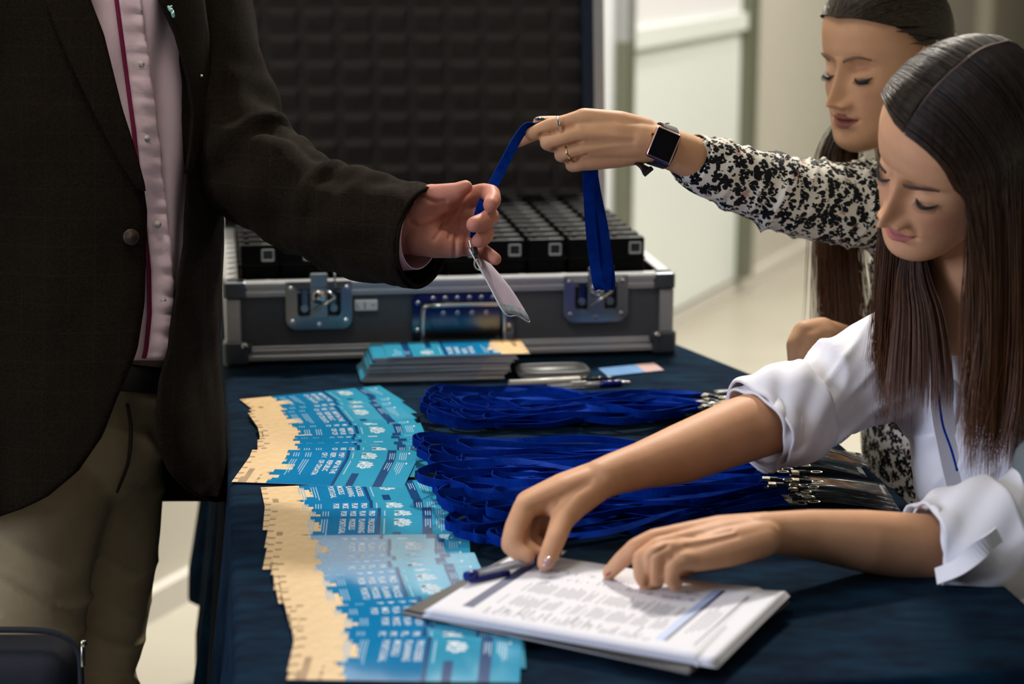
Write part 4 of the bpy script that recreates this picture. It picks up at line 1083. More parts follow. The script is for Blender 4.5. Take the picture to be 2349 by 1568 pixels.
def hair_mat(name, root, tip):
    m = bpy.data.materials.new(name); m.use_nodes = True; nt = m.node_tree; b = nt.nodes['Principled BSDF']; N = nt.nodes.new; K = nt.links.new
    tc = N('ShaderNodeTexCoord'); mp = N('ShaderNodeMapping'); mp.inputs['Scale'].default_value = (260, 260, 14); K(tc.outputs['Object'], mp.inputs[0])
    nz = N('ShaderNodeTexNoise'); nz.inputs['Scale'].default_value = 1.0; nz.inputs['Detail'].default_value = 2; K(mp.outputs[0], nz.inputs['Vector'])
    sx = N('ShaderNodeSeparateXYZ'); K(tc.outputs['Object'], sx.inputs[0])
    mr = N('ShaderNodeMapRange'); mr.inputs['From Min'].default_value = 1.18; mr.inputs['From Max'].default_value = 0.86; K(sx.outputs['Z'], mr.inputs['Value'])
    mx = N('ShaderNodeMix'); mx.data_type = 'RGBA'; mx.inputs['A'].default_value = (*root, 1); mx.inputs['B'].default_value = (*tip, 1); K(mr.outputs[0], mx.inputs['Factor'])
    m2 = N('ShaderNodeMix'); m2.data_type = 'RGBA'; m2.blend_type = 'MULTIPLY'; m2.inputs['Factor'].default_value = .8; K(mx.outputs['Result'], m2.inputs['A'])
    rp = N('ShaderNodeValToRGB'); rp.color_ramp.elements[0].position = .3; rp.color_ramp.elements[0].color = (.35, .35, .35, 1); rp.color_ramp.elements[1].position = .7; rp.color_ramp.elements[1].color = (1.5, 1.4, 1.3, 1)
    K(nz.outputs['Fac'], rp.inputs[0]); K(rp.outputs[0], m2.inputs['B']); K(m2.outputs['Result'], b.inputs['Base Color'])
    b.inputs['Roughness'].default_value = .34; b.inputs['Specular IOR Level'].default_value = .45; return m
def displace(me, fn):
    n = len(me.vertices); co = np.empty(n * 3); me.vertices.foreach_get('co', co); co = co.reshape(-1, 3)
    no = np.empty(n * 3); me.vertices.foreach_get('normal', no); no = no.reshape(-1, 3)
    d = np.array([fn(Vector(c)) for c in co]); co = co + no * d[:, None]; me.vertices.foreach_set('co', co.ravel()); me.update()
def folds(axis, freq, amp, seed, warp=0.5, stretch=None):
    """long soft creases running across the given direction"""
    ax = Vector(axis).normalized()
    def fn(p):
        n1 = noise.noise(p * 9 + Vector((seed, 0, 0))); s = p.dot(ax) * freq + warp * 6 * n1
        r = 1 - abs(math.sin(s)); n2 = noise.noise(p * 14 + Vector((0, seed, 0)))
        return amp * (r * r * (0.5 + n2) - 0.35) 
    return fn
def project(co):
    d = co - np.array(CAM); z = d @ np.array(FW)
    return np.stack([1174.5 + FPX * (d @ np.array(RT)) / z, 784 - FPX * (d @ np.array(UP)) / z], 1), z
def creases(me, lines):
    """press skin folds into the side of a mesh that is seen: lines of (depth, width px, [points])"""
    n = len(me.vertices); co = np.empty(n * 3); me.vertices.foreach_get('co', co); co = co.reshape(-1, 3)
    no = np.empty(n * 3); me.vertices.foreach_get('normal', no); no = no.reshape(-1, 3)
    q, z = project(co); face = (no @ np.array(FW)) < 0.1; tot = np.zeros(n)
    for dep, w, pts in lines:
        c = crom(pts, 8); best = np.full(n, 1e9)
        for a, b in zip(c[:-1], c[1:]):
            ab = b - a; t = np.clip(((q - a) @ ab) / (ab @ ab + 1e-9), 0, 1); best = np.minimum(best, np.linalg.norm(q - (a + t[:, None] * ab), axis=1))
        tot = np.maximum(tot, dep * np.exp(-(best / w) ** 2))
    co = co - no * (tot * face)[:, None]; me.vertices.foreach_set('co', co.ravel()); me.update(); return me
def nail(name, M0, size, m, parent):
    bm = bmesh.new(); sph_bm(bm, (0, 0, 0), 1, 2, size)
    me = bm_mesh(name, bm); me.transform(M0); return link(name, me, m, parent, True)
def orient(p, along, normal):
    a = along.normalized(); n = (normal - a * normal.dot(a)).normalized(); s = n.cross(a)
    return Matrix(((a.x, s.x, n.x, p.x), (a.y, s.y, n.y, p.y), (a.z, s.z, n.z, p.z), (0, 0, 0, 1)))
M_lash = mat('lash_black', (0.008, 0.006, 0.006), 0.6)
M_eye = mat('dark_iris', (0.020, 0.012, 0.009), 0.2, spec=0.5)
# ================================================================== woman in the white shirt
pw = empty('person', P(2330, 1500, 2.25), local=False)
tag(pw, 'long-haired person in a white shirt leaning over the table, one finger pointing at the list', 'person')
SK_w = skin_mat('skin_light', (0.58, 0.305, 0.165), (0.62, 0.335, 0.19))
# right hand closing on the pen
w_hand_r = [
    ch((1850, 935, 2.3800, 0.0400), (1690, 990, 2.3228, 0.0375), (1558, 1042, 2.2636, 0.0330), (1470, 1068, 2.2216, 0.0255), (1410, 1086, 2.1918, 0.0225), (1375, 1100, 2.1758, 0.0215)),
    ch((1385, 1096, 2.1809, 0.0185), (1290, 1128, 2.1500, 0.0165), (1205, 1163, 2.1293, 0.0128)),
    ch((1385, 1090, 2.1959, 0.0185), (1290, 1120, 2.1700, 0.0165), (1208, 1152, 2.1493, 0.0125)),
    ch((1385, 1092, 2.2109, 0.0175), (1300, 1122, 2.1901, 0.0155), (1228, 1150, 2.1695, 0.0120)),
    ch((1388, 1098, 2.2209, 0.0165), (1310, 1128, 2.2052, 0.0140), (1248, 1152, 2.1867, 0.0112)),
    ch((1370, 1112, 2.1707, 0.0180), (1318, 1155, 2.1453, 0.0160), (1290, 1192, 2.1250, 0.0125), (1273, 1238, 2.1029, 0.0110), (1260, 1270, 2.0928, 0.0102), (1251, 1292, 2.0867, 0.0088)),
    ch((1300, 1150, 2.1501, 0.0140), (1262, 1165, 2.1368, 0.0110)),
    ch((1205, 1163, 2.1293, 0.0128), (1183, 1210, 2.1141, 0.0118), (1173, 1248, 2.1020, 0.0112), (1190, 1266, 2.0982, 0.0098), (1210, 1274, 2.0943, 0.0085)),
    ch((1208, 1152, 2.1493, 0.0122), (1196, 1200, 2.1362, 0.0110), (1192, 1240, 2.1242, 0.0105), (1216, 1262, 2.1124, 0.0092), (1232, 1268, 2.1085, 0.0082)),
    ch((1228, 1150, 2.1695, 0.0118), (1216, 1200, 2.1594, 0.0105), (1214, 1234, 2.1484, 0.0098), (1238, 1254, 2.1346, 0.0086)),
    ch((1248, 1152, 2.1867, 0.0108), (1240, 1195, 2.1796, 0.0092), (1240, 1222, 2.1726, 0.0085), (1258, 1242, 2.1608, 0.0076))]
# left hand, index finger on the list
w_hand_l = [
    ch((2300, 1262, 2.2000, 0.0400), (2120, 1256, 2.1650, 0.0360), (1980, 1240, 2.1348, 0.0325), (1860, 1226, 2.1116, 0.0262), (1785, 1222, 2.0942, 0.0222), (1740, 1222, 2.0820, 0.0205)),
    ch((1760, 1212, 2.0980, 0.0175), (1650, 1215, 2.0805, 0.0150), (1545, 1230, 2.0685, 0.0120)),
    ch((1760, 1220, 2.0860, 0.0175), (1660, 1228, 2.0650, 0.0155), (1560, 1246, 2.0464, 0.0122)),
    ch((1755, 1230, 2.0737, 0.0175), (1665, 1245, 2.0513, 0.0158), (1577, 1263, 2.0302, 0.0120)),
    ch((1750, 1240, 2.0675, 0.0170), (1670, 1264, 2.0455, 0.0160), (1597, 1284, 2.0240, 0.0118)),
    ch((1740, 1245, 2.0970, 0.0170), (1660, 1268, 2.0930, 0.0150), (1590, 1290, 2.0821, 0.0115), (1545, 1312, 2.0765, 0.0095)),
    ch((1545, 1230, 2.0685, 0.0118), (1500, 1236, 2.0590, 0.0104), (1458, 1256, 2.0544, 0.0098), (1424, 1286, 2.0597, 0.0088), (1397, 1314, 2.0679, 0.0074)),
    ch((1560, 1246, 2.0464, 0.0118), (1512, 1254, 2.0308, 0.0106), (1473, 1282, 2.0252, 0.0102), (1474, 1318, 2.0352, 0.0094), (1486, 1340, 2.0431, 0.0086), (1505, 1344, 2.0509, 0.0078)),
    ch((1577, 1263, 2.0302, 0.0114), (1535, 1262, 2.0166, 0.0102), (1502, 1272, 2.0109, 0.0100), (1502, 1305, 2.0189, 0.0092), (1508, 1328, 2.0309, 0.0084)),
    ch((1597, 1284, 2.0240, 0.0112), (1565, 1284, 2.0123, 0.0094), (1543, 1294, 2.0085, 0.0090), (1536, 1318, 2.0166, 0.0082), (1550, 1342, 2.0265, 0.0072))]
Mw = head_frame(P(2057, 415, 2.19), 60, 27, -28)
arms = creases(blob_mesh('arms', w_hand_r, 0.0019, 6), [(.0010, 10, [(1215, 1170), (1280, 1140), (1350, 1112)])])
arms2 = creases(blob_mesh('arms', w_hand_l, 0.0019, 6), [(.0030, 4.5, [(1486, 1340), (1488, 1300), (1492, 1275), (1530, 1252)]), (.0030, 4.5, [(1522, 1330), (1522, 1295), (1545, 1276)]), (.0016, 6, [(1560, 1228), (1610, 1228), (1680, 1215)]), (.0014, 6, [(1575, 1252), (1620, 1245), (1690, 1228)])])
HW = lambda x, y, z: Mw @ Vector((x, y, z))
nb = P(2225, 735, 2.36)
torso = blob_mesh('torso', [[(HW(0, -.02, -.03), .050), (HW(0, -.03, -.075), .048), (nb, .052)], [(nb, .05), (P(2300, 900, 2.46), .085), (P(2350, 1150, 2.46), .09), (P(2420, 1430, 2.46), .11)],
    [(nb, .05), (P(2110, 810, 2.42), .050), (P(1850, 935, 2.38), .040)], [(nb, .05), (P(2440, 860, 2.34), .050), (P(2460, 1150, 2.24), .048), (P(2300, 1262, 2.20), .04)]], 0.006, 6)
bw = body_object('body', [arms, arms2, torso], [head_mesh(Mw, (0.42, 0.12, 0.12), lipfull=1.25, nose=1.14)], SK_w, pw)
M_browd = mat('brow_dark', (0.070, 0.038, 0.026), 0.8)
face_parts(Mw, bw, M_browd, M_lash, 0.0025, 0.001)
# pale line of the parting
tube('parting', [(HW(0, .066, .0930), .0024, .0020), (HW(0, .045, .1080), .0026, .0020), (HW(0, .015, .1185), .0026, .0020), (HW(0, -.030, .1215), .0024, .0020), (HW(0, -.075, .1060), .0016, .0012)], 6, mat('scalp_line', (0.10, 0.06, 0.042), 0.7), bw, 8)
M_nail = mat('nail_gloss', (0.42, 0.24, 0.22), 0.06, spec=0.8, coat=1.0); M_nail2 = mat('nail_rose', (0.34, 0.09, 0.10), 0.15, spec=0.6)
th = P(1253, 1288, 2.076); nail('fingernail', orient(th + Vector((0.001, -.0045, .001)), P(1251, 1292, 2.086) - P(1260, 1270, 2.092), -FW + UP * .5), (.0072, .0052, .0022), M_nail, bw)
nail('fingernail', orient(P(1396, 1311, 2.0625), P(1397, 1314, 2.068) - P(1424, 1286, 2.060), UP + -FW * .6 - RT * .4), (.0060, .0042, .0020), M_nail2, bw)
# ------------------------------------------------------------------ white shirt
M_shirt = mat('white_cotton', (0.80, 0.79, 0.83), 0.75, spec=0.15, bump=0.15, bscale=900, sss=0.0)
def rnd_folds(seed, amp, axis, fr):
    f1 = folds(axis, fr, amp, seed); f2 = folds(axis, fr * 2.3, amp * .45, seed + 9)
    return lambda p: f1(p) + f2(p)
torso_s = blob_mesh('shirt', [[(nb + Vector((0.01, 0.03, -.03)), .068), (P(2300, 900, 2.45), .120), (P(2350, 1150, 2.44), .130), (P(2420, 1450, 2.44), .150)],
    [(nb + Vector((0, .02, -.03)), .060), (P(2120, 805, 2.43), .074), (P(2010, 850, 2.41), .066), (P(1905, 905, 2.385), .056), (P(1860, 930, 2.375), .054)],
    [(P(2120, 800, 2.42), .074), (P(2200, 900, 2.43), .085)], [(P(2300, 900, 2.42), .10), (P(2260, 1080, 2.40), .09)],
    [(nb + Vector((0, .02, -.03)), .060), (P(2430, 860, 2.34), .075), (P(2450, 1130, 2.24), .066), (P(2350, 1215, 2.20), .062), (P(2250, 1245, 2.18), .060)]], 0.0035, 10)
displace(torso_s, rnd_folds(3, .0095, RT * .8 - UP * .6, 42))
shirt = link('shirt', torso_s, M_shirt, pw, True)
def cuff(name, pts, seedv, parent, flare=0.0):
    def w(t, a, p): return 0.0035 * math.sin(3 * a + seedv + 4 * t) * (0.3 + t) + 0.0022 * math.sin(7 * a + 2 * seedv - 9 * t)
    return tube(name, pts, 8, M_shirt, parent, 48, w, 0.003, caps=False)
cuff('rolled_cuff', [(P(1850, 932, 2.372), .056, .056), (P(1810, 948, 2.362), .058, .056), (P(1770, 966, 2.352), .0565, .0545), (P(1738, 982, 2.342), .0540, .0520)], 1.0, shirt)
cuff('rolled_cuff', [(P(1815, 950, 2.362), .0500, .048), (P(1775, 966, 2.351), .0500, .048), (P(1736, 984, 2.340), .0490, .047)], 2.2, shirt)
cuff('rolled_cuff', [(P(2300, 1232, 2.180), .066, .064), (P(2235, 1248, 2.174), .066, .062), (P(2170, 1262, 2.168), .062, .058), (P(2118, 1266, 2.163), .0555, .0530)], 3.1, shirt)
cuff('rolled_cuff', [(P(2190, 1258, 2.170), .0535, .0510), (P(2150, 1262, 2.166), .0520, .0490), (P(2122, 1264, 2.163), .0500, .0480)], 4.4, shirt)
# buttoned tab that holds the rolled sleeve, collar, thin lanyard cord
tabp = [P(2148, 1322, 2.106), P(2200, 1300, 2.092), P(2250, 1258, 2.088), P(2292, 1225, 2.092)]
pth = [Vector(p) for p in crom(tabp, 6)]
link('sleeve_tab', ribbon_mesh('sleeve_tab', pth, [(UP * .8 + RT * .5) for _ in pth], 0.019, 0.002), M_shirt, shirt)
for pts, wd in (([P(2165, 850, 2.345), P(2160, 930, 2.335), P(2180, 1040, 2.33), P(2205, 1150, 2.325)], .030),):
    pp = [Vector(p) for p in crom(pts, 8)]
    link('placket', ribbon_mesh('placket', pp, [RT * .9 + FW * .35 for _ in pp], wd, 0.002), M_shirt, shirt)
cord = [(P(2150, 860, 2.295), .0014, .0014), (P(2155, 920, 2.29), .0014, .0014), (P(2163, 975, 2.288), .0014, .0014), (P(2182, 1030, 2.285), .0014, .0014), (P(2196, 1080, 2.282), .0014, .0014)]
tube('neck_cord', cord, 6, M_strap, shirt, 8)
# ------------------------------------------------------------------ her hair: centre parting, long and straight
M_hairw = hair_mat('hair_chestnut', (0.020, 0.011, 0.007), (0.21, 0.080, 0.026))
rg = np.random.RandomState(5)
def parted_hair(M, n, side, zend, front_y, back_y, seed, spread=0.012, lean=(0, 0, 0), rx=.0815):
    rg = np.random.RandomState(seed); out = []; ry, rz, cy, cz = .1045, .0915, -.008, .0265
    R = M.to_3x3()
    nl = 60; lk = [(rg.uniform(0, 1), rg.normal(0, 1), rg.normal(0, 1), rg.uniform(-.02, .04)) for _ in range(nl)]
    for i in range(n):
        l = lk[i % nl]; t = min(1, max(0, l[0] + rg.normal(0, .03)))
        y0 = .080 - .165 * t; lay = rg.uniform(0, 1); g = 1.0 + .07 * lay
        phs = np.linspace(0.02, 1.50, 12); pl = []
        yb = front_y + (back_y - front_y) * t
        for p in phs:
            q = (1 - math.cos(p)); y = y0 + (yb - y0) * min(1, q * 1.0); y = min(y, .088)
            x = side * rx * g * math.sin(p) * (math.sqrt(max(.25, 1 - ((y - cy) / (ry * 1.12)) ** 2)) if y > 0 else 1.0); e = 1 - (x / (rx * g)) ** 2 * .999 - ((y - cy) / (ry * g)) ** 2
            z = cz + rz * g * math.sqrt(max(0.0, e)) if e > 0 else cz
            z = min(z, cz + rz * g); pl.append(M @ Vector((x, y, z - (0.02 * max(0, p - 1.2)))))
        last = pl[-1]; d0 = (pl[-1] - pl[-3]).normalized()
        ze = zend + l[3] + rg.normal(0, .010); ll = last.z - ze; 
        off = R @ Vector((side * .008, 0, 0)) * l[1] * .6 + Vector((rg.normal(0, .0025), rg.normal(0, .0025), 0))
        amp = spread * l[2] * .5
        for k in range(1, 14):
            s = k / 13; e = 1 - math.exp(-3.5 * s)
            p = last + Vector((d0.x, d0.y, 0)) * (.030 * e) + off * e * 1.2 + Vector(lean) * s * s * (0.6 + 0.8 * lay) - Vector((0, 0, ll * s))
            p += Vector((math.sin(s * 5 + l[1] * 3), math.cos(s * 4 + l[2] * 3), 0)) * amp * s
            pl.append(p)
        out.append(resample(crom(pl, 3), 26))
    return out
zn = P(2220, 1085, 2.17).z; zf = P(2100, 960, 2.30).z
near = parted_hair(Mw, 2700, -1, zn, .058, -.095, 11, .014, (0.00, -.01, 0))
far = parted_hair(Mw, 2100, 1, zf, .012, -.100, 12, .014, (-.012, 0.0, 0))
rg = np.random.RandomState(21); mid = []
for i in range(800):                  # hair of the far side hanging before the neck
    w = rg.uniform(-1, 1); d = rg.normal(0, .007)
    mid.append(resample(crom([HW(.066, -.03 + .02 * w, -.01), P(2095 + 30 * w, 590, 2.300 + d), P(2108 + 58 * w, 720, 2.290 + d), P(2110 + 76 * w, 850, 2.285 + d), P(2108 + 80 * w, 925 + rg.normal(0, 18), 2.285 + d)], 5), 24))
strands('hair', near + far + [resample(m, 26) for m in mid], 0.00040, M_hairw, bw)
def keepw(x, y, z):
    return z > .02 + 0.55 * max(0, y) + (0.022 if y > .05 else 0) or (y < .022 and z > -.05)
cap = link('hair_cap', cap_mesh(Mw, keepw, 0.99, (.0790, .1035, .0900)), M_hairw, bw, True)
# seat, legs and chair below the picture
M_trw = mat('dark_trousers', (0.010, 0.011, 0.015), 0.85)
hp = P(2420, 1450, 2.46); kx = Vector((-.02, -.34, 0))
lw = blob_mesh('trousers', [[(Vector((hp.x + .02, hp.y + .02, .66)), .15), (Vector((hp.x + .02, hp.y + .02, .575)), .15)]] + [[(Vector((hp.x + s * .08, hp.y, .56)), .085), (Vector((hp.x + s * .09 - .02, hp.y - .36, .55)), .065), (Vector((hp.x + s * .09 - .01, hp.y - .38, .30)), .052), (Vector((hp.x + s * .09, hp.y - .36, .09)), .045)] for s in (-1, 1)], .006, 8)
link('trousers', lw, M_trw, pw, True)
for s in (-1, 1):
    q = Vector((hp.x + s * .09, hp.y - .36, 0))
    tube('shoe', [(q + Vector((0, .05, .05)), .030, .035), (q + Vector((0, .0, .05)), .038, .042), (q + Vector((0, -.09, .036)), .040, .030), (q + Vector((0, -.17, .024)), .024, .016)], 5, M_blk, pw, 20)
chair = empty('office_chair', Vector((hp.x + .03, hp.y + .02, 0)), local=False); tag(chair, 'grey upholstered chair under the person in the white shirt, at the right edge', 'chair')
M_grey = mat('grey_upholstery', (0.16, 0.19, 0.19), 0.8, bump=.3, bscale=700)
box('seat', (hp.x + .04, hp.y + .02, .405), (.46, .46, .07), M_grey, chair, .03, 4)
bk = P(2374, 1128, 2.12); box('arm_pad', (bk.x + .030, bk.y, bk.z - .010), (.060, .24, .085), M_grey, chair, .025, 4).data.polygons.foreach_set('use_smooth', [True] * len(bpy.data.objects['arm_pad'].data.polygons))
cyl('arm_post', (bk.x + .045, bk.y + .04, .40), (bk.x + .045, bk.y + .04, bk.z - .03), .016, M_steel, chair)
box('backrest', (hp.x + .27, hp.y + .06, .75), (.06, .42, .46), M_grey, chair, .028, 4)
cyl('column', (hp.x + .04, hp.y + .02, .10), (hp.x + .04, hp.y + .02, .38), .025, M_steel, chair)
for k in range(5):
    a = 2 * math.pi * k / 5 + .3; c = Vector((hp.x + .04, hp.y + .02, .09)); e = c + Vector((math.cos(a) * .26, math.sin(a) * .26, -.03)); cyl('foot', c, e, .018, M_steel, chair, 12, .012)
    bm = bmesh.new(); cyl_bm(bm, e + Vector((0, .012, -.03)), e + Vector((0, -.012, -.03)), .028, None, 16); link('castor', bm_mesh('castor', bm), M_rubber, chair, True)
# ================================================================== woman in the floral blouse
pf = empty('person', P(2150, 1400, 2.86), local=False)
tag(pf, 'person in a black and white floral blouse holding out a blue lanyard, wearing a watch', 'person')
SK_f = skin_mat('skin_warm', (0.56, 0.305, 0.16), (0.60, 0.335, 0.185))
f_arm = [
    ch((1880, 465, 2.74, .034), (1760, 436, 2.675, .030), (1650, 392, 2.608, .0285), (1575, 356, 2.57, .0268), (1515, 333, 2.552, .0245), (1462, 320, 2.545, .0225)),
    ch((1480, 302, 2.552, .0175), (1420, 285, 2.545, .0170), (1338, 271, 2.536, .0130)),
    ch((1480, 316, 2.545, .0185), (1410, 308, 2.536, .0175), (1326, 308, 2.528, .0124)),
    ch((1480, 330, 2.545, .0185), (1410, 332, 2.540, .0175), (1328, 343, 2.533, .0120)),
    ch((1478, 344, 2.552, .0170), (1415, 356, 2.550, .0160), (1346, 371, 2.543, .0114)),
    ch((1440, 322, 2.562, .0200), (1370, 325, 2.560, .0180)),
    ch((1338, 271, 2.536, .0120), (1300, 281, 2.534, .0104), (1262, 290, 2.534, .0104), (1218, 309, 2.535, .0092), (1188, 325, 2.537, .0076)),
    ch((1326, 308, 2.528, .0118), (1290, 318, 2.526, .0100), (1256, 327, 2.531, .0100), (1270, 334, 2.556, .0090), (1300, 334, 2.574, .0082)),
    ch((1328, 343, 2.533, .0112), (1305, 350, 2.531, .0096), (1288, 355, 2.537, .0096), (1302, 358, 2.560, .0086), (1328, 352, 2.576, .0078)),
    ch((1346, 371, 2.543, .0106), (1326, 377, 2.541, .0088), (1312, 379, 2.548, .0086), (1325, 380, 2.566, .0078), (1345, 374, 2.576, .0070)),
    ch((1450, 300, 2.566, .0170), (1370, 287, 2.590, .0135), (1300, 285, 2.588, .0108), (1262, 283, 2.574, .0098), (1236, 281, 2.566, .0080))]
f_hand2 = [
    ch((2010, 840, 2.84, .034), (1930, 790, 2.80, .028), (1880, 768, 2.775, .024)),
    ch((1885, 762, 2.775, .021), (1848, 766, 2.760, .019), (1830, 790, 2.752, .016), (1826, 830, 2.748, .0115), (1828, 868, 2.752, .0095)),
    ch((1885, 768, 2.770, .021), (1858, 782, 2.752, .017), (1848, 812, 2.742, .0115), (1850, 858, 2.744, .0095)),
    ch((1890, 775, 2.765, .020), (1875, 800, 2.748, .014), (1874, 835, 2.742, .0105), (1878, 866, 2.745, .009)),
    ch((1895, 780, 2.765, .018), (1894, 815, 2.750, .011), (1900, 850, 2.748, .0085))]
Mf = head_frame(P(1923, 148, 2.82), 52, 10, -2)
HF = lambda x, y, z: Mf @ Vector((x, y, z))
nbf = P(2110, 430, 2.93)
ftorso = blob_mesh('torso', [[(HF(0, -.02, -.03), .052), (HF(0, -.032, -.075), .050), (nbf, .050)], [(nbf, .05), (P(2190, 600, 2.96), .085), (P(2180, 900, 2.96), .08), (P(2190, 1200, 2.96), .10)],
    [(nbf, .05), (P(2040, 450, 2.84), .05), (P(1880, 470, 2.74), .042)], [(nbf, .05), (P(2300, 520, 3.02), .05), (P(2240, 800, 2.98), .045), (P(2010, 840, 2.84), .034)]], 0.006, 6)
bf = body_object('body', [creases(blob_mesh('arm', f_arm, 0.0017, 6), [(.0034, 4, [(1240, 309), (1285, 301), (1318, 291)]), (.0034, 4, [(1270, 343), (1305, 333), (1334, 326)]), (.0030, 4, [(1298, 371), (1322, 364), (1346, 357)]),
    (.0010, 9, [(1345, 290), (1400, 298), (1450, 306)]), (.0010, 9, [(1345, 326), (1400, 324), (1450, 324)]), (.0010, 8, [(1350, 357), (1400, 346), (1450, 338)])]), blob_mesh('hand', f_hand2, 0.0025, 5), ftorso, ear(Mf, None, -1, None)], [head_mesh(Mf, (0.30, 0.09, 0.08), smile=-.4, lipfull=1.0, nose=1.2)], SK_f, pf)
M_browf = mat('brow_brown', (0.16, 0.085, 0.05), 0.8)
face_parts(Mf, bf, M_browf, M_lash, 0.0020, 0.005, 0.0009)
M_green = mat('nail_green', (0.004, 0.060, 0.040), 0.1, spec=0.7, coat=1.0)
nail('fingernail', orient(P(1240, 273, 2.562), P(1236, 281, 2.566) - P(1300, 285, 2.588), UP), (.0085, .0050, .0024), M_green, bf)
nail('fingernail', orient(P(1182, 331, 2.531), P(1188, 325, 2.537) - P(1218, 309, 2.535), UP * .2 - RT), (.0045, .0045, .0022), M_green, bf)
# rings
M_silver = mat('silver', (0.80, 0.78, 0.74), 0.15, metal=1.0); M_gold = mat('gold', (0.80, 0.58, 0.28), 0.18, metal=1.0)
def ring_band(name, c, axis, r, th, m, parent, deco=None):
    M0 = orient(c, axis, UP); vs = []; nu, nv = 36, 8
    for i in range(nu):
        a = 2 * math.pi * i / nu
        for j in range(nv):
            b = 2 * math.pi * j / nv; rr = r + th * math.cos(b); vs.append(M0 @ Vector((th * 1.3 * math.sin(b), rr * math.cos(a), rr * math.sin(a))))
    f = []
    for i in range(nu):
        for j in range(nv): f.append((i * nv + j, i * nv + (j + 1) % nv, ((i + 1) % nu) * nv + (j + 1) % nv, ((i + 1) % nu) * nv + j))
    return link(name, mesh(name, vs, f), m, parent, True)
r1 = ring_band('ring', P(1283, 286, 2.534), P(1262, 290, 2.534) - P(1338, 271, 2.536), .0108, .0007, M_silver, pf)
tube('bar', [(P(1279, 270, 2.519), .0010, .0010), (P(1282, 288, 2.5205), .0012, .0012), (P(1285, 303, 2.523), .0010, .0010)], 4, M_silver, r1, 10)
r2 = ring_band('ring', P(1303, 352, 2.532), P(1288, 355, 2.537) - P(1328, 343, 2.533), .0100, .0011, M_gold, pf)
# watch
wc = P(1521, 333, 2.5265); wx = (P(1537, 296, 2.53) - P(1506, 372, 2.53)).normalized(); wn = (-FW * .93 + RT * .20 + UP * .12)
Mwt = orient(wc, wx, wn)
watch = empty('wristwatch', wc, local=False); watch.parent = pf; watch.matrix_parent_inverse = pf.matrix_basis.inverted()
bm = bmesh.new(); box_bm(bm, (0, 0, 0), (.0405, .0335, .0100), Mwt, .0040, 4); link('watch_case', bm_mesh('watch_case', bm), mat('rose_gold', (0.72, 0.48, 0.42), 0.22, metal=1.0), watch, True)
bm = bmesh.new(); box_bm(bm, (0, 0, .0052), (.0365, .0295, .0016), Mwt, .0007, 2); link('screen', bm_mesh('screen', bm), mat('watch_glass', (0.004, 0.004, 0.005), 0.06, spec=0.7), watch)
bm = bmesh.new(); cyl_bm(bm, Mwt @ Vector((.008, .0165, 0)), Mwt @ Vector((.008, .019, 0)), .0032, None, 14); link('crown', bm_mesh('crown', bm), M_gold, watch)
M_band = mat('watch_band', (0.010, 0.008, 0.009), 0.45)
ax = (P(1462, 320, 2.545) - P(1575, 356, 2.57)).normalized(); wcen = P(1517, 334, 2.5525)
e1 = wx - ax * wx.dot(ax); e1.normalize(); e2 = ax.cross(e1)
if e2.dot(wn) < 0: e2 = -e2
bp_ = []; sd_ = []
for k in range(41):
    a = 2 * math.pi * k / 40; bp_.append(wcen + e1 * .0262 * math.cos(a) + e2 * .0262 * math.sin(a)); sd_.append(ax)
link('strap', ribbon_mesh('strap', bp_, sd_, .0205, .0022), M_band, watch)
tl = [P(1475, 378, 2.553), P(1490, 385, 2.540), P(1497, 396, 2.540)]
link('strap_tail', ribbon_mesh('strap_tail', [Vector(p) for p in crom([P(1462, 374, 2.553), P(1478, 384, 2.540), P(1490, 397, 2.539)], 5)], [ax for _ in range(11)], .016, .003), M_band, watch)
bm = bmesh.new(); mm_ = orient(P(1531, 283, 2.5335), ax, UP); box_bm(bm, (0, 0, .0), (.0035, .0085, .0012), mm_, .0005); link('strap_slot', bm_mesh('strap_slot', bm), M_silver, watch)
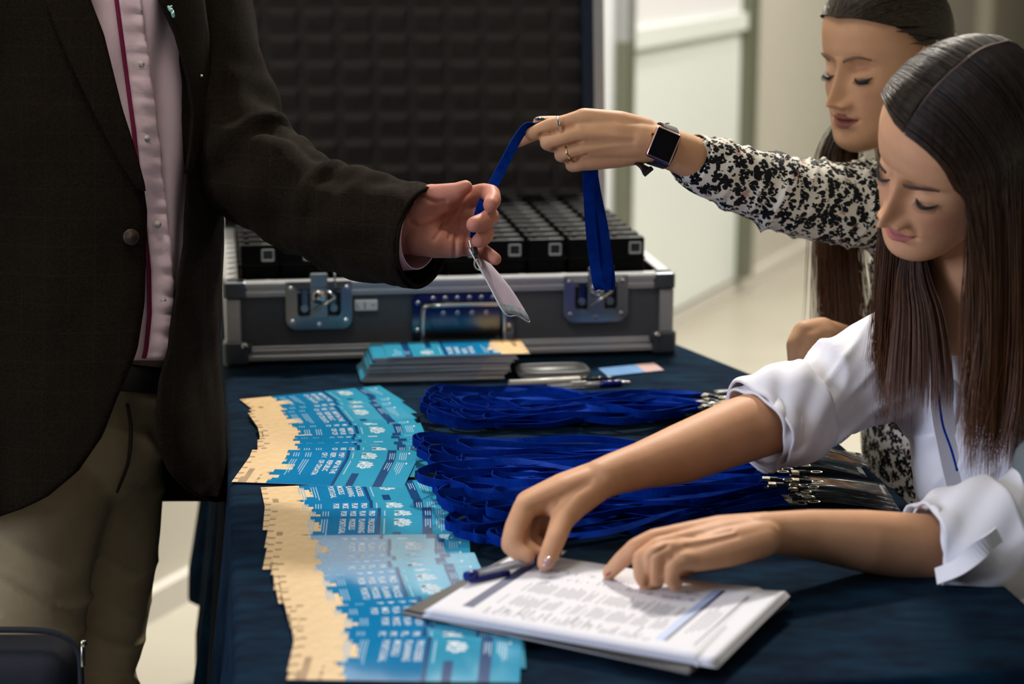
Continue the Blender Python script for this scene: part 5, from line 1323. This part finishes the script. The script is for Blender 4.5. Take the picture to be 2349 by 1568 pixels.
# ------------------------------------------------------------------ blouse with a flower print
def floral_mat():
    m = bpy.data.materials.new('floral_print'); m.use_nodes = True; nt = m.node_tree; b = nt.nodes['Principled BSDF']; N = nt.nodes.new; K = nt.links.new
    tc = N('ShaderNodeTexCoord'); b.inputs['Roughness'].default_value = .7; b.inputs['Specular IOR Level'].default_value = .15
    mp = N('ShaderNodeMapping'); mp.inputs['Rotation'].default_value = (.35, .2, .5); K(tc.outputs['Object'], mp.inputs[0])
    def vm(op, a, bb=None):
        n = N('ShaderNodeVectorMath'); n.operation = op; K(a, n.inputs[0])
        if bb is not None: K(bb, n.inputs[1])
        return n
    def ma(op, a, bb, c=None):
        n = N('ShaderNodeMath'); n.operation = op
        for i, v in enumerate((a, bb, c)):
            if v is None: continue
            if isinstance(v, (int, float)): n.inputs[i].default_value = v
            else: K(v, n.inputs[i])
        return n.outputs[0]
    def flowers(scale, r0, petals, off):
        sc = N('ShaderNodeMapping'); sc.inputs['Scale'].default_value = (scale,) * 3; sc.inputs['Location'].default_value = off; K(mp.outputs[0], sc.inputs[0])
        v = N('ShaderNodeTexVoronoi'); v.inputs['Scale'].default_value = 1.0; v.inputs['Randomness'].default_value = .85; K(sc.outputs[0], v.inputs['Vector'])
        d = vm('SUBTRACT', sc.outputs[0], v.outputs['Position']); sx = N('ShaderNodeSeparateXYZ'); K(d.outputs[0], sx.inputs[0])
        an = ma('ARCTAN2', sx.outputs['Z'], sx.outputs['X']); 
        sc2 = N('ShaderNodeSeparateXYZ'); K(v.outputs['Color'], sc2.inputs[0])
        an = ma('ADD', an, ma('MULTIPLY', sc2.outputs[0], 6.28))
        pet = ma('ABSOLUTE', ma('COSINE', ma('MULTIPLY', an, petals / 2.0), 0), 0)
        rad = ma('MULTIPLY', ma('MULTIPLY_ADD', pet, .55, .50), ma('MULTIPLY_ADD', sc2.outputs[1], .25, r0))
        nz = N('ShaderNodeTexNoise'); nz.inputs['Scale'].default_value = 3.0; K(sc.outputs[0], nz.inputs['Vector'])
        rad = ma('ADD', rad, ma('MULTIPLY_ADD', nz.outputs['Fac'], .10, -.05))
        return ma('LESS_THAN', v.outputs['Distance'], rad), ma('LESS_THAN', v.outputs['Distance'], .09)
    A, ac = flowers(60, .42, 5, (0, 0, 0)); B, bc = flowers(104, .31, 4, (3.3, 1.1, 2.2)); C, cc = flowers(38, .10, 5, (7, 2, 5))
    msk = ma('MAXIMUM', ma('SUBTRACT', A, ac), B)
    mx = N('ShaderNodeMix'); mx.data_type = 'RGBA'; mx.inputs['A'].default_value = (.74, .70, .60, 1); mx.inputs['B'].default_value = (.52, .30, .26, 1); K(C, mx.inputs['Factor'])
    m2 = N('ShaderNodeMix'); m2.data_type = 'RGBA'; K(mx.outputs['Result'], m2.inputs['A']); m2.inputs['B'].default_value = (.006, .007, .010, 1); K(msk, m2.inputs['Factor'])
    K(m2.outputs['Result'], b.inputs['Base Color']); return m
M_flor = floral_mat()
blm = blob_mesh('blouse', [
    [(P(2000, 470, 2.82), .066), (P(1935, 468, 2.775), .061), (P(1870, 460, 2.735), .0585), (P(1790, 444, 2.685), .0540), (P(1700, 412, 2.635), .0470), (P(1640, 390, 2.605), .0415), (P(1600, 372, 2.585), .0375)],
    [(P(2000, 470, 2.82), .066), (P(2080, 480, 2.90), .075), (nbf + Vector((0, .03, -.04)), .062), (P(2300, 520, 3.02), .07)],
    [(nbf + Vector((0, .03, -.05)), .066), (P(2180, 600, 2.95), .120), (P(2165, 860, 2.95), .112), (P(2185, 1120, 2.95), .135), (P(2230, 1420, 2.97), .16)],
    [(P(2300, 520, 3.02), .07), (P(2250, 790, 2.99), .058), (P(2080, 860, 2.90), .050), (P(2010, 838, 2.845), .044)]], 0.0032, 9)
displace(blm, rnd_folds(7, .0105, RT * .9 - UP * .35, 48))
blouse = link('blouse', blm, M_flor, pf, True)
def cuff_f(pts, seedv):
    def w(t, a, p): return 0.0012 * math.sin(3 * a + seedv) + 0.0010 * math.sin(5 * a - 6 * t)
    return tube('cuff', pts, 6, M_flor, blouse, 44, w, .0015, caps=False)
cuff_f([(P(1648, 388, 2.606), .0405, .0395), (P(1618, 378, 2.593), .0370, .0360), (P(1585, 364, 2.577), .0325, .0318)], .5)
M_pearl = mat('pearl_button', (0.66, 0.60, 0.56), 0.6, spec=0.2)
for q in ((1648, 411, 2.571), (1686, 418, 2.590)):
    bm = bmesh.new(); c0 = P(*q); cyl_bm(bm, c0, c0 - FW * .002, .0050, .0046, 18); link('button', bm_mesh('button', bm), M_pearl, blouse, True)
# skirt and legs reaching the floor behind the table
M_skirt = mat('dark_skirt', (0.012, 0.012, 0.016), 0.8)
fb = P(2230, 1400, 2.97); fz = lambda z, dx=0, dy=0: Vector((fb.x + dx, fb.y + dy, z))
tube('skirt', [(fz(0.86, -.02), .160, .13), (fz(.72, -.02), .185, .15), (fz(.56), .185, .15), (fz(.42), .18, .15)], 8, M_flor, pf, 32)
for s in (-1, 1):
    tube('stocking', [(fz(.46, s * .07), .055, .055), (fz(.36, s * .07, -.01), .052, .054), (fz(.20, s * .07, .005), .038, .042), (fz(.07, s * .07), .033, .036)], 5, M_skirt, pf, 20)
    tube('shoe', [(fz(.045, s * .07, .05), .030, .03), (fz(.045, s * .07, -.02), .038, .04), (fz(.035, s * .07, -.10), .040, .03), (fz(.022, s * .07, -.17), .022, .015)], 5, M_blk, pf, 20)
# ------------------------------------------------------------------ her hair: drawn back, long
M_hairf = hair_mat('hair_dark_brown', (0.026, 0.016, 0.008), (0.17, 0.072, 0.026))
def slick_hair(M, n, seed):
    rg = np.random.RandomState(seed); out = []; rx, ry, rz, cy, cz = .0800, .1085, .0965, -.008, .0265
    for i in range(n):
        a = rg.uniform(-1.35, 1.35); lay = rg.uniform(0, 1); g = 1.0 + .035 * lay      # position along the hairline, ear to ear
        r0 = np.array([math.sin(a) * .97, 0.86 * math.cos(a) ** .8 - .08 * abs(math.sin(a)), 0.0])
        r0[2] = math.sqrt(max(.02, 1 - r0[0] ** 2 - r0[1] ** 2)) if abs(a) < 1.2 else .1
        r0[2] = max(r0[2] * (1 if abs(a) < 1.0 else .8), .06); r0 /= np.linalg.norm(r0)
        e = np.array([math.sin(a) * .35 + rg.normal(0, .05), -.97, -.22 + rg.normal(0, .07)]); e /= np.linalg.norm(e)
        pl = []
        om = math.acos(max(-1, min(1, float(r0 @ e))))
        for k in range(12):
            s = k / 11; q = (math.sin((1 - s) * om) * r0 + math.sin(s * om) * e) / math.sin(om)
            q[2] += .06 * math.sin(math.pi * s) * math.cos(a); q /= np.linalg.norm(q)
            pl.append(M @ Vector((rx * g * q[0], cy + ry * g * q[1], cz + rz * g * q[2])))
        last = pl[-1]
        side = rg.choice([0, 1], p=[.3, .7])
        w = rg.normal(0, 1); dz = rg.normal(0, .012); jig = rg.normal(0, 2.5, 6)
        if side: tg = [(1985 + 12 * w, 250, 2.97), (1925 + 16 * w, 350, 2.945 + dz), (1922 + 21 * w + jig[0], 560, 2.885 + dz), (1930 + 25 * w + jig[1], 700, 2.87 + dz), (1934 + 29 * w + jig[2], 790 + 22 * jig[3] * .4, 2.87 + dz)]
        else: tg = [(2180 + 20 * w, 300, 3.03), (2200 + 25 * w, 500, 3.10), (2200 + 30 * w, 800, 3.12)]
        pl += [P(*t) for t in tg]
        out.append(resample(crom(pl, 3), 34))
    return out
strands('hair', slick_hair(Mf, 3000, 3), 0.00050, M_hairf, bf)
# the lock that hangs in front of the far shoulder
rg = np.random.RandomState(8); fr = []
for i in range(420):
    w = rg.uniform(-1, 1); d = rg.normal(0, .008)
    fr.append(resample(crom([P(1990, 190, 2.95), P(1930 + 20 * w, 290, 2.94 + d), P(1898 + 22 * w, 380, 2.925 + d), P(1902 + 30 * w, 520, 2.90 + d), P(1915 + 38 * w, 640, 2.89 + d), P(1925 + 40 * w, 760 + rg.normal(0, 25), 2.885 + d)], 5), 26))
strands('hair_lock', fr, 0.0005, M_hairf, bf)
link('hair_cap', cap_mesh(Mf, lambda x, y, z: z > max(-.05, .082 - .85 * (.068 - y)) and y < .080, 1.0, (.0780, .1055, .0950)), M_hairf, bf, True)
# ================================================================== man in the tweed jacket
pm = empty('person', P(150, 1500, 2.5), local=False)
tag(pm, 'person in a dark brown jacket and pink shirt reaching for the badge', 'person')
SK_m = skin_mat('skin_ruddy', (0.50, 0.20, 0.14), (0.55, 0.235, 0.165))
m_hand = [
    ch((760, 500, 2.50, .036), (860, 528, 2.485, .0340), (935, 522, 2.468, .0320), (965, 512, 2.462, .0300)),
    ch((955, 475, 2.464, .0210), (1020, 462, 2.466, .0160), (1080, 449, 2.468, .0122)),
    ch((950, 505, 2.466, .0210), (1020, 495, 2.472, .0170), (1090, 488, 2.473, .0124)),
    ch((950, 530, 2.464, .0210), (1020, 530, 2.470, .0170), (1088, 528, 2.469, .0122)),
    ch((955, 548, 2.460, .0200), (1010, 556, 2.460, .0180), (1076, 564, 2.460, .0125)),
    ch((962, 545, 2.452, .0205), (1000, 556, 2.450, .0190), (1045, 566, 2.452, .0140)),
    ch((962, 482, 2.452, .0210), (990, 455, 2.444, .0175), (1020, 446, 2.440, .0135), (1046, 440, 2.438, .0112), (1068, 429, 2.440, .0088)),
    ch((985, 480, 2.450, .0170), (1010, 470, 2.448, .0140)),
    ch((1080, 449, 2.468, .0120), (1108, 440, 2.460, .0108), (1127, 443, 2.450, .0106), (1131, 458, 2.434, .0100), (1125, 470, 2.420, .0092)),
    ch((1090, 488, 2.473, .0120), (1114, 490, 2.462, .0108), (1126, 496, 2.448, .0108), (1112, 506, 2.425, .0104), (1087, 515, 2.410, .0096)),
    ch((1088, 528, 2.469, .0118), (1108, 529, 2.458, .0102), (1116, 534, 2.446, .0100), (1110, 545, 2.430, .0095), (1098, 552, 2.420, .0088)),
    ch((1076, 564, 2.460, .0115), (1098, 571, 2.450, .0092), (1112, 578, 2.442, .0088), (1136, 594, 2.430, .0078))]
nbm = P(215, -330, 2.58)
Mm = head_frame(P(300, -640, 2.50), -38, 18, 0)
HM = lambda x, y, z: Mm @ Vector((x, y, z))
mtorso = blob_mesh('torso', [[(HM(0, -.02, -.03), .062), (nbm, .062)], [(nbm, .06), (P(160, -60, 2.65), .11), (P(160, 400, 2.64), .105), (P(165, 760, 2.66), .09)],
    [(nbm, .05), (P(380, -140, 2.68), .045), (P(560, 350, 2.585), .040), (P(700, 468, 2.525), .036), (P(760, 500, 2.50), .036)]], 0.007, 5)
bmn = body_object('body', [creases(blob_mesh('hand', m_hand, 0.0015, 7), [
    (.0032, 5, [(966, 446), (988, 460), (1022, 463)]), (.0030, 5, [(940, 508), (965, 519), (1000, 508), (1038, 484), (1076, 440)]), (.0026, 4.5, [(1050, 505), (1046, 545), (1043, 590)]),
    (.0022, 4.5, [(996, 548), (1018, 516), (1052, 470)]), (.0020, 4, [(1030, 545), (1040, 512), (1062, 480)]), (.0018, 4, [(1070, 540), (1068, 575), (1072, 588)])]), mtorso], [head_mesh(Mm, (0.42, 0.16, 0.13))], SK_m, pm)
face_parts(Mm, bmn, M_browd, M_lash, .0024, .001)
M_hairm = hair_mat('hair_short_brown', (0.03, 0.02, 0.013), (0.05, 0.03, 0.02))
link('hair', cap_mesh(Mm, lambda x, y, z: z > .06 + .5 * max(0, y - .03) or (y < -.01 and z > -.05), 1.02), M_hairm, bmn, True).modifiers.new('s', 'SOLIDIFY').thickness = .012
# ------------------------------------------------------------------ clothes on an elliptical trunk
def trunk(y):                        # centre px, half width px, centre depth, half depth
    return interp([(-420, 150, 150, 2.62, .075), (-340, 150, 300, 2.63, .105), (-220, 150, 322, 2.63, .140), (0, 150, 326, 2.63, .165), (300, 152, 328, 2.63, .170), (560, 150, 330, 2.63, .165), (850, 150, 332, 2.63, .175), (1200, 150, 338, 2.63, .190)], y)
def on_trunk(x, y, off=0.0):
    cx, A, Zc, B = trunk(y); k = off / 0.000535
    s = max(-1, min(1, (x - cx) / (A + k))); return P(x, y, Zc - (B + off) * math.sqrt(1 - s * s))
def psi_pt(ps, y, off=0.0):
    cx, A, Zc, B = trunk(y); return P(cx + (A + off / .000535) * math.sin(ps), y, Zc - (B + off) * math.cos(ps))
def psi_of(x, y, off=0.0):
    cx, A, Zc, B = trunk(y); return math.asin(max(-1, min(1, (x - cx) / (A + off / .000535))))
def tweed():
    m = mat('brown_tweed', (0.0085, 0.0060, 0.0040), 0.9, spec=0.05, c2=(0.019, 0.0128, 0.0076), cscale=500, bump=0.6, bscale=1100, detail=2)
    nt = m.node_tree; N = nt.nodes.new; K = nt.links.new                    # faint window-pane check
    b = nt.nodes['Principled BSDF']; src = b.inputs['Base Color'].links[0].from_socket
    tc = N('ShaderNodeTexCoord'); sx = N('ShaderNodeSeparateXYZ'); K(tc.outputs['Object'], sx.inputs[0]); fac = None
    for ax, per in (('X', 34.0), ('Z', 30.0)):
        mu = N('ShaderNodeMath'); mu.operation = 'MULTIPLY'; mu.inputs[1].default_value = per; K(sx.outputs[ax], mu.inputs[0])
        fr = N('ShaderNodeMath'); fr.operation = 'FRACT'; K(mu.outputs[0], fr.inputs[0]); lt = N('ShaderNodeMath'); lt.operation = 'LESS_THAN'; lt.inputs[1].default_value = .05; K(fr.outputs[0], lt.inputs[0])
        if fac is None: fac = lt.outputs[0]
        else:
            mxn = N('ShaderNodeMath'); mxn.operation = 'MAXIMUM'; K(fac, mxn.inputs[0]); K(lt.outputs[0], mxn.inputs[1]); fac = mxn.outputs[0]
    sc = N('ShaderNodeMath'); sc.operation = 'MULTIPLY'; sc.inputs[1].default_value = .14; K(fac, sc.inputs[0])
    mx = N('ShaderNodeMix'); mx.data_type = 'RGBA'; K(sc.outputs[0], mx.inputs['Factor']); K(src, mx.inputs['A']); mx.inputs['B'].default_value = (.045, .026, .018, 1); K(mx.outputs['Result'], b.inputs['Base Color'])
    return m
M_tweed = tweed()
EDR = [(-420, 190), (-300, 190), (0, 205), (80, 235), (250, 275), (330, 300), (420, 325), (480, 334), (600, 336), (700, 330), (800, 312), (850, 295), (930, 262), (1000, 235), (1080, 180), (1140, 110), (1170, 50), (1188, -10), (1196, -90)]
EDL = [(-420, 250), (-300, 300), (0, 365), (80, 400), (180, 426), (260, 437), (340, 432), (400, 424), (450, 424), (560, 420), (620, 410), (700, 398), (800, 384), (870, 362), (950, 352), (1030, 362), (1085, 384), (1130, 432), (1150, 478)]
def cloth_patch(name, ys, e0, e1, off, nc, m, parent, fold=None, thick=.004):
    """e0(y), e1(y): angles round the trunk between which the cloth lies"""
    vs = []
    for y in ys:
        a0, a1 = e0(y), e1(y)
        for k in range(nc + 1):
            ps = a0 + (a1 - a0) * k / nc; p = psi_pt(ps, y, off); w = fold(ps, y) if fold else 0
            cx, A, Zc, B = trunk(y); nrm = (RT * math.sin(ps) - FW * math.cos(ps)); vs.append(p + nrm * w)
    o = link(name, mesh(name, vs, grid_faces(len(ys), nc + 1)), m, parent, True)
    if thick: md = o.modifiers.new('s', 'SOLIDIFY'); md.thickness = thick; md.offset = -1
    return o
def jf(seed, amp):
    return lambda ps, y: amp * (noise.noise(Vector((ps * 2.2, y / 240.0, seed))) + .4 * noise.noise(Vector((ps * 6, y / 110.0, seed + 5)))) + .006 * max(0, (y - 700) / 500)
ysR = list(np.linspace(-420, 1196, 110)); ysL = list(np.linspace(-420, 1150, 110))
jacket = cloth_patch('jacket', ysR, lambda y: -math.pi, lambda y: psi_of(interp(EDR, y)[0], y, .012), .012, 60, M_tweed, pm, jf(1, .008))
cloth_patch('left_front', ysL, lambda y: psi_of(interp(EDL, y)[0], y, .012), lambda y: math.pi, .012, 60, M_tweed, jacket, jf(4, .007))
# lapels, collar
LPR = [(-330, 110), (0, 105), (80, 135), (150, 165), (260, 216), (370, 272), (440, 318)]
cloth_patch('lapel', list(np.linspace(-330, 438, 40)), lambda y: psi_of(interp(LPR, y)[0], y, .018), lambda y: psi_of(interp(EDR, y)[0] + 3, y, .018), .018, 10, M_tweed, jacket, lambda ps, y: .003 * math.sin(y / 150), .005)
LPL = [(-330, 420), (0, 462), (80, 470), (180, 470), (300, 462), (400, 432)]
cloth_patch('lapel', list(np.linspace(-330, 398, 40)), lambda y: psi_of(interp(EDL, y)[0] - 3, y, .018), lambda y: psi_of(interp(LPL, y)[0], y, .018), .018, 10, M_tweed, jacket, lambda ps, y: .003 * math.sin(y / 130), .005)
# chest pocket with a folded flap, button, lapel pin
def patch_px(name, quad, off, m, parent, n=6, thick=.003):
    vs = []
    for i in range(n + 1):
        for j in range(n + 1):
            s, t = i / n, j / n; x = (quad[0][0] * (1 - s) + quad[3][0] * s) * (1 - t) + (quad[1][0] * (1 - s) + quad[2][0] * s) * t
            y = (quad[0][1] * (1 - s) + quad[3][1] * s) * (1 - t) + (quad[1][1] * (1 - s) + quad[2][1] * s) * t
            vs.append(on_trunk(x, y, off))
    o = link(name, mesh(name, vs, grid_faces(n + 1, n + 1)), m, parent, True); md = o.modifiers.new('s', 'SOLIDIFY'); md.thickness = thick; return o
patch_px('chest_pocket', [(458, 188), (494, 176), (498, 206), (464, 222)], .022, M_tweed, jacket)
def disc(name, x, y, off, r, th, m, parent, face=None):
    c = on_trunk(x, y, off); cx, A, Zc, B = trunk(y); ps = psi_of(x, y, off); nrm = (RT * math.sin(ps) * .8 - FW * math.cos(ps)).normalized()
    bm = bmesh.new(); cyl_bm(bm, c - nrm * th, c + nrm * th * .4, r, r * .96, 22); cyl_bm(bm, c + nrm * th * .4, c + nrm * th, r * .96, r * .75, 22, False); cyl_bm(bm, c + nrm * th, c + nrm * th * .3, r * .72, r * .62, 22); sph_bm(bm, c + nrm * th * .5, r * .16, 1)
    return link(name, bm_mesh(name, bm), m, parent, True)
M_horn = mat('horn_button', (0.050, 0.028, 0.016), 0.5, spec=0.3)
disc('button', 301, 543, .0175, .0100, .0022, M_horn, jacket)
bm = bmesh.new(); c = on_trunk(391, 25, .026)
for a, b, r in ((P(386, 15, 2.4), P(389, 20, 2.4), .0018), (P(389, 20, 2.4), P(395, 26, 2.4), .0026), (P(395, 26, 2.4), P(398, 38, 2.4), .0022), (P(389, 20, 2.4), P(393, 14, 2.4), .0016)):
    d = c - P(391, 25, 2.4); cyl_bm(bm, a + d, b + d, r, None, 10); sph_bm(bm, b + d, r, 1); sph_bm(bm, a + d, r, 1)
link('lapel_pin', bm_mesh('lapel_pin', bm), mat('pin_enamel', (0.30, 0.55, 0.50), 0.2, metal=.4), jacket, True)
bm = bmesh.new(); sph_bm(bm, on_trunk(462, 174, .026), .0022, 2); link('pin_head', bm_mesh('pin_head', bm), M_silver, jacket, True)
# sleeve of the reaching arm
def slw(t, a, p):
    e = math.exp(-((t - .50) / .22) ** 2)
    return .015 * e * (noise.noise(Vector((t * 17, math.sin(a) * 1.4, math.cos(a) * 1.4))) - .1) + .0065 * noise.noise(Vector((t * 9, math.sin(a) * 2, math.cos(a) * 2))) + .007 * e * max(0, math.sin(t * 52 + 1.6 * math.sin(a) + 3 * noise.noise(Vector((t * 5, math.cos(a), 1))))) ** 2
slv = tube('sleeve', [(P(395, -150, 2.66), .088, .085), (P(425, 40, 2.64), .086, .084), (P(475, 210, 2.62), .078, .078), (P(540, 335, 2.59), .066, .070), (P(605, 405, 2.565), .0600, .064), (P(700, 468, 2.525), .0590, .060), (P(790, 503, 2.498), .0600, .060), (P(880, 527, 2.472), .0600, .060), (P(945, 540, 2.455), .0590, .058), (P(972, 545, 2.448), .0570, .056)], 10, M_tweed, jacket, 64, slw, .004, caps=False)
tube('cuff_hem', [(P(950, 541, 2.454), .0598, .0585), (P(973, 546, 2.447), .0580, .0570)], 4, M_tweed, slv, 48, slw and (lambda t, a, p: 0.0), .005, caps=False)
M_pink = mat('pink_shirt', (0.84, 0.62, 0.66), 0.8, spec=0.1, c2=(0.87, 0.66, 0.70), cscale=30, bump=0.2, bscale=700)
M_mag = mat('magenta_lining', (0.26, 0.010, 0.075), 0.8)
tube('shirt_cuff', [(P(900, 530, 2.468), .0500, .0470), (P(950, 532, 2.460), .0470, .0440), (P(966, 534, 2.456), .0455, .0430)], 5, M_pink, jacket, 40, None, .0015, caps=False)
# hanging right sleeve at the edge of the picture
tube('sleeve', [(P(-110, -150, 2.66), .085, .085), (P(-190, 40, 2.66), .084, .082), (P(-260, 330, 2.64), .072, .072), (P(-285, 600, 2.60), .064, .064), (P(-270, 850, 2.52), .056, .056)], 8, M_tweed, jacket, 40, lambda t, a, p: .005 * noise.noise(Vector((t * 12, a, 9))), .004, caps=True)
# ------------------------------------------------------------------ pink shirt
def sf(ps, y):
    return .006 * noise.noise(Vector((ps * 5, y / 170., 3))) + .0045 * math.sin((ps - .2) * 16 + y / 160.) * min(1, max(0, (ps - .25) * 3)) 
ysS = list(np.linspace(-380, 826, 90))
shirt_m = cloth_patch('shirt', ysS, lambda y: -.35, lambda y: 1.25, -.012, 70, M_pink, pm, sf, .002)
PL = [(-380, 245), (0, 298), (150, 318), (300, 338), (400, 348), (520, 362), (620, 372), (720, 374), (800, 366), (826, 360)]
def plc(dx0, dx1, off, m, name, amp):
    vs = []; ys = list(np.linspace(-370, 822, 150)); nc = 8
    for y in ys:
        x = interp(PL, y)[0]
        for k in range(nc + 1):
            t = k / nc; xx = x + (dx0 + (dx1 - dx0) * t) + 1.5 * math.sin(y / 17.) * (t if amp else 0)
            ww = amp * (math.sin(y / 7.3 + 2.2 * noise.noise(Vector((y / 40., 1, 1)))) * .6 + noise.noise(Vector((y / 9., t * 2, 5)))) * (0.4 + t)
            vs.append(on_trunk(xx, y, off + ww + sf(psi_of(xx, y, off), y) * .6))
    o = link(name, mesh(name, vs, grid_faces(len(ys), nc + 1)), m, shirt_m, True); md = o.modifiers.new('s', 'SOLIDIFY'); md.thickness = .0022; return o
plc(-26, 24, -.0035, M_pink, 'placket', .0018)
plc(-36, -20, -.0085, M_mag, 'placket_lining', 0)
for x, y in ((324, 147), (336, 318), (362, 515), (374, 690)): disc('button', x, y, .000, .0050, .0012, M_pearl, shirt_m)
# ------------------------------------------------------------------ trousers
M_khaki = mat('khaki_twill', (0.52, 0.40, 0.235), 0.85, spec=0.1, c2=(0.56, 0.435, 0.26), cscale=60, bump=0.3, bscale=900)
fl = P(30, 1500, 2.58); ll = P(215, 1500, 2.73)
tr = blob_mesh('trousers', [[(P(165, 850, 2.64), .135), (P(165, 960, 2.64), .130)], [(P(120, 960, 2.62), .105), (P(80, 1120, 2.60), .102), (P(55, 1250, 2.59), .093), (P(35, 1450, 2.58), .0860), (Vector((fl.x - .005, fl.y + .03, .45)), .075), (Vector((fl.x - .01, fl.y + .04, .09)), .066)],
    [(P(215, 960, 2.67), .095), (P(238, 1100, 2.70), .080), (P(238, 1250, 2.72), .0745), (P(215, 1480, 2.73), .0665), (Vector((ll.x - .01, ll.y + .03, .45)), .062), (Vector((ll.x - .015, ll.y + .04, .09)), .060)]], 0.0045, 8)
displace(tr, lambda p: folds(RT * .35 + UP, 48, .0065, 2)(p) + .003 * noise.noise(p * 20))
trousers = link('trousers', tr, M_khaki, pm, True)
tube('fly_seam_shadow', [(P(292, 925, 2.522), .0022, .0022), (P(300, 985, 2.527), .0026, .0026), (P(294, 1060, 2.56), .0022, .0022), (P(268, 1130, 2.56), .0018, .0018)], 6, mat('seam_shadow_brown', (0.05, 0.035, 0.02), .8), trousers, 8)  # dark strip along the fly fold, the fold's shadow put into its brown
tube('waist_strip', [(psi_pt(-2.2 + 4.4 * k / 20, 868 + 6 * math.sin(k), -.020), .004, .017) for k in range(21)], 2, mat('waist_strip_black', (0.008, 0.006, 0.005), 0.5), trousers, 12)  # near-black band round the waist below the shirt hem
for q, dx in ((fl, 0), (ll, 0)):
    b0_ = Vector((q.x - .01, q.y + .05, 0))
    tube('shoe', [(b0_ + Vector((-.05, .02, .05)), .036, .045), (b0_ + Vector((.0, .0, .055)), .044, .05), (b0_ + Vector((.09, -.04, .04)), .046, .036), (b0_ + Vector((.17, -.08, .026)), .036, .024), (b0_ + Vector((.20, -.095, .022)), .015, .014)], 5, M_blk, pm, 24)
# ------------------------------------------------------------------ dark bag at the lower left corner
bag = empty('shoulder_bag', P(60, 1568, 2.25), local=False); tag(bag, 'dark navy bag with a metal zip pull at the lower left corner', 'bag')
M_bag = mat('navy_nylon', (0.006, 0.008, 0.016), 0.7, bump=0.4, bscale=900, c2=(0.010, 0.012, 0.022), cscale=300)
bc = P(20, 1600, 2.30); bm = bmesh.new(); box_bm(bm, (bc.x - .02, bc.y, bc.z - .055), (.20, .085, .25), None, .035, 5); link('bag_body', bm_mesh('bag_body', bm), M_bag, bag, True)
tube('piping', [(P(-160, 1446, 2.255), .0035, .0035), (P(60, 1444, 2.255), .0035, .0035), (P(140, 1456, 2.257), .0035, .0035), (P(178, 1490, 2.262), .0035, .0035), (P(186, 1560, 2.266), .0035, .0035), (P(186, 1700, 2.27), .0035, .0035)], 8, M_bag, bag, 10)
bm = bmesh.new(); mz_ = orient(P(190, 1504, 2.255), UP, RT); box_bm(bm, (0, 0, 0), (.024, .007, .004), mz_, .0015, 2); box_bm(bm, (.014, 0, .001), (.008, .009, .006), mz_, .002, 2); link('zip_pull', bm_mesh('zip_pull', bm), M_clip, bag, True)
tube('shoulder_strap', [(P(-120, 1460, 2.30), .002, .018), (P(-200, 1200, 2.36), .002, .018), (P(-230, 700, 2.40), .002, .018), (P(-150, 100, 2.42), .002, .018), (P(20, -330, 2.52), .002, .018)], 8, M_bag, bag, 12)
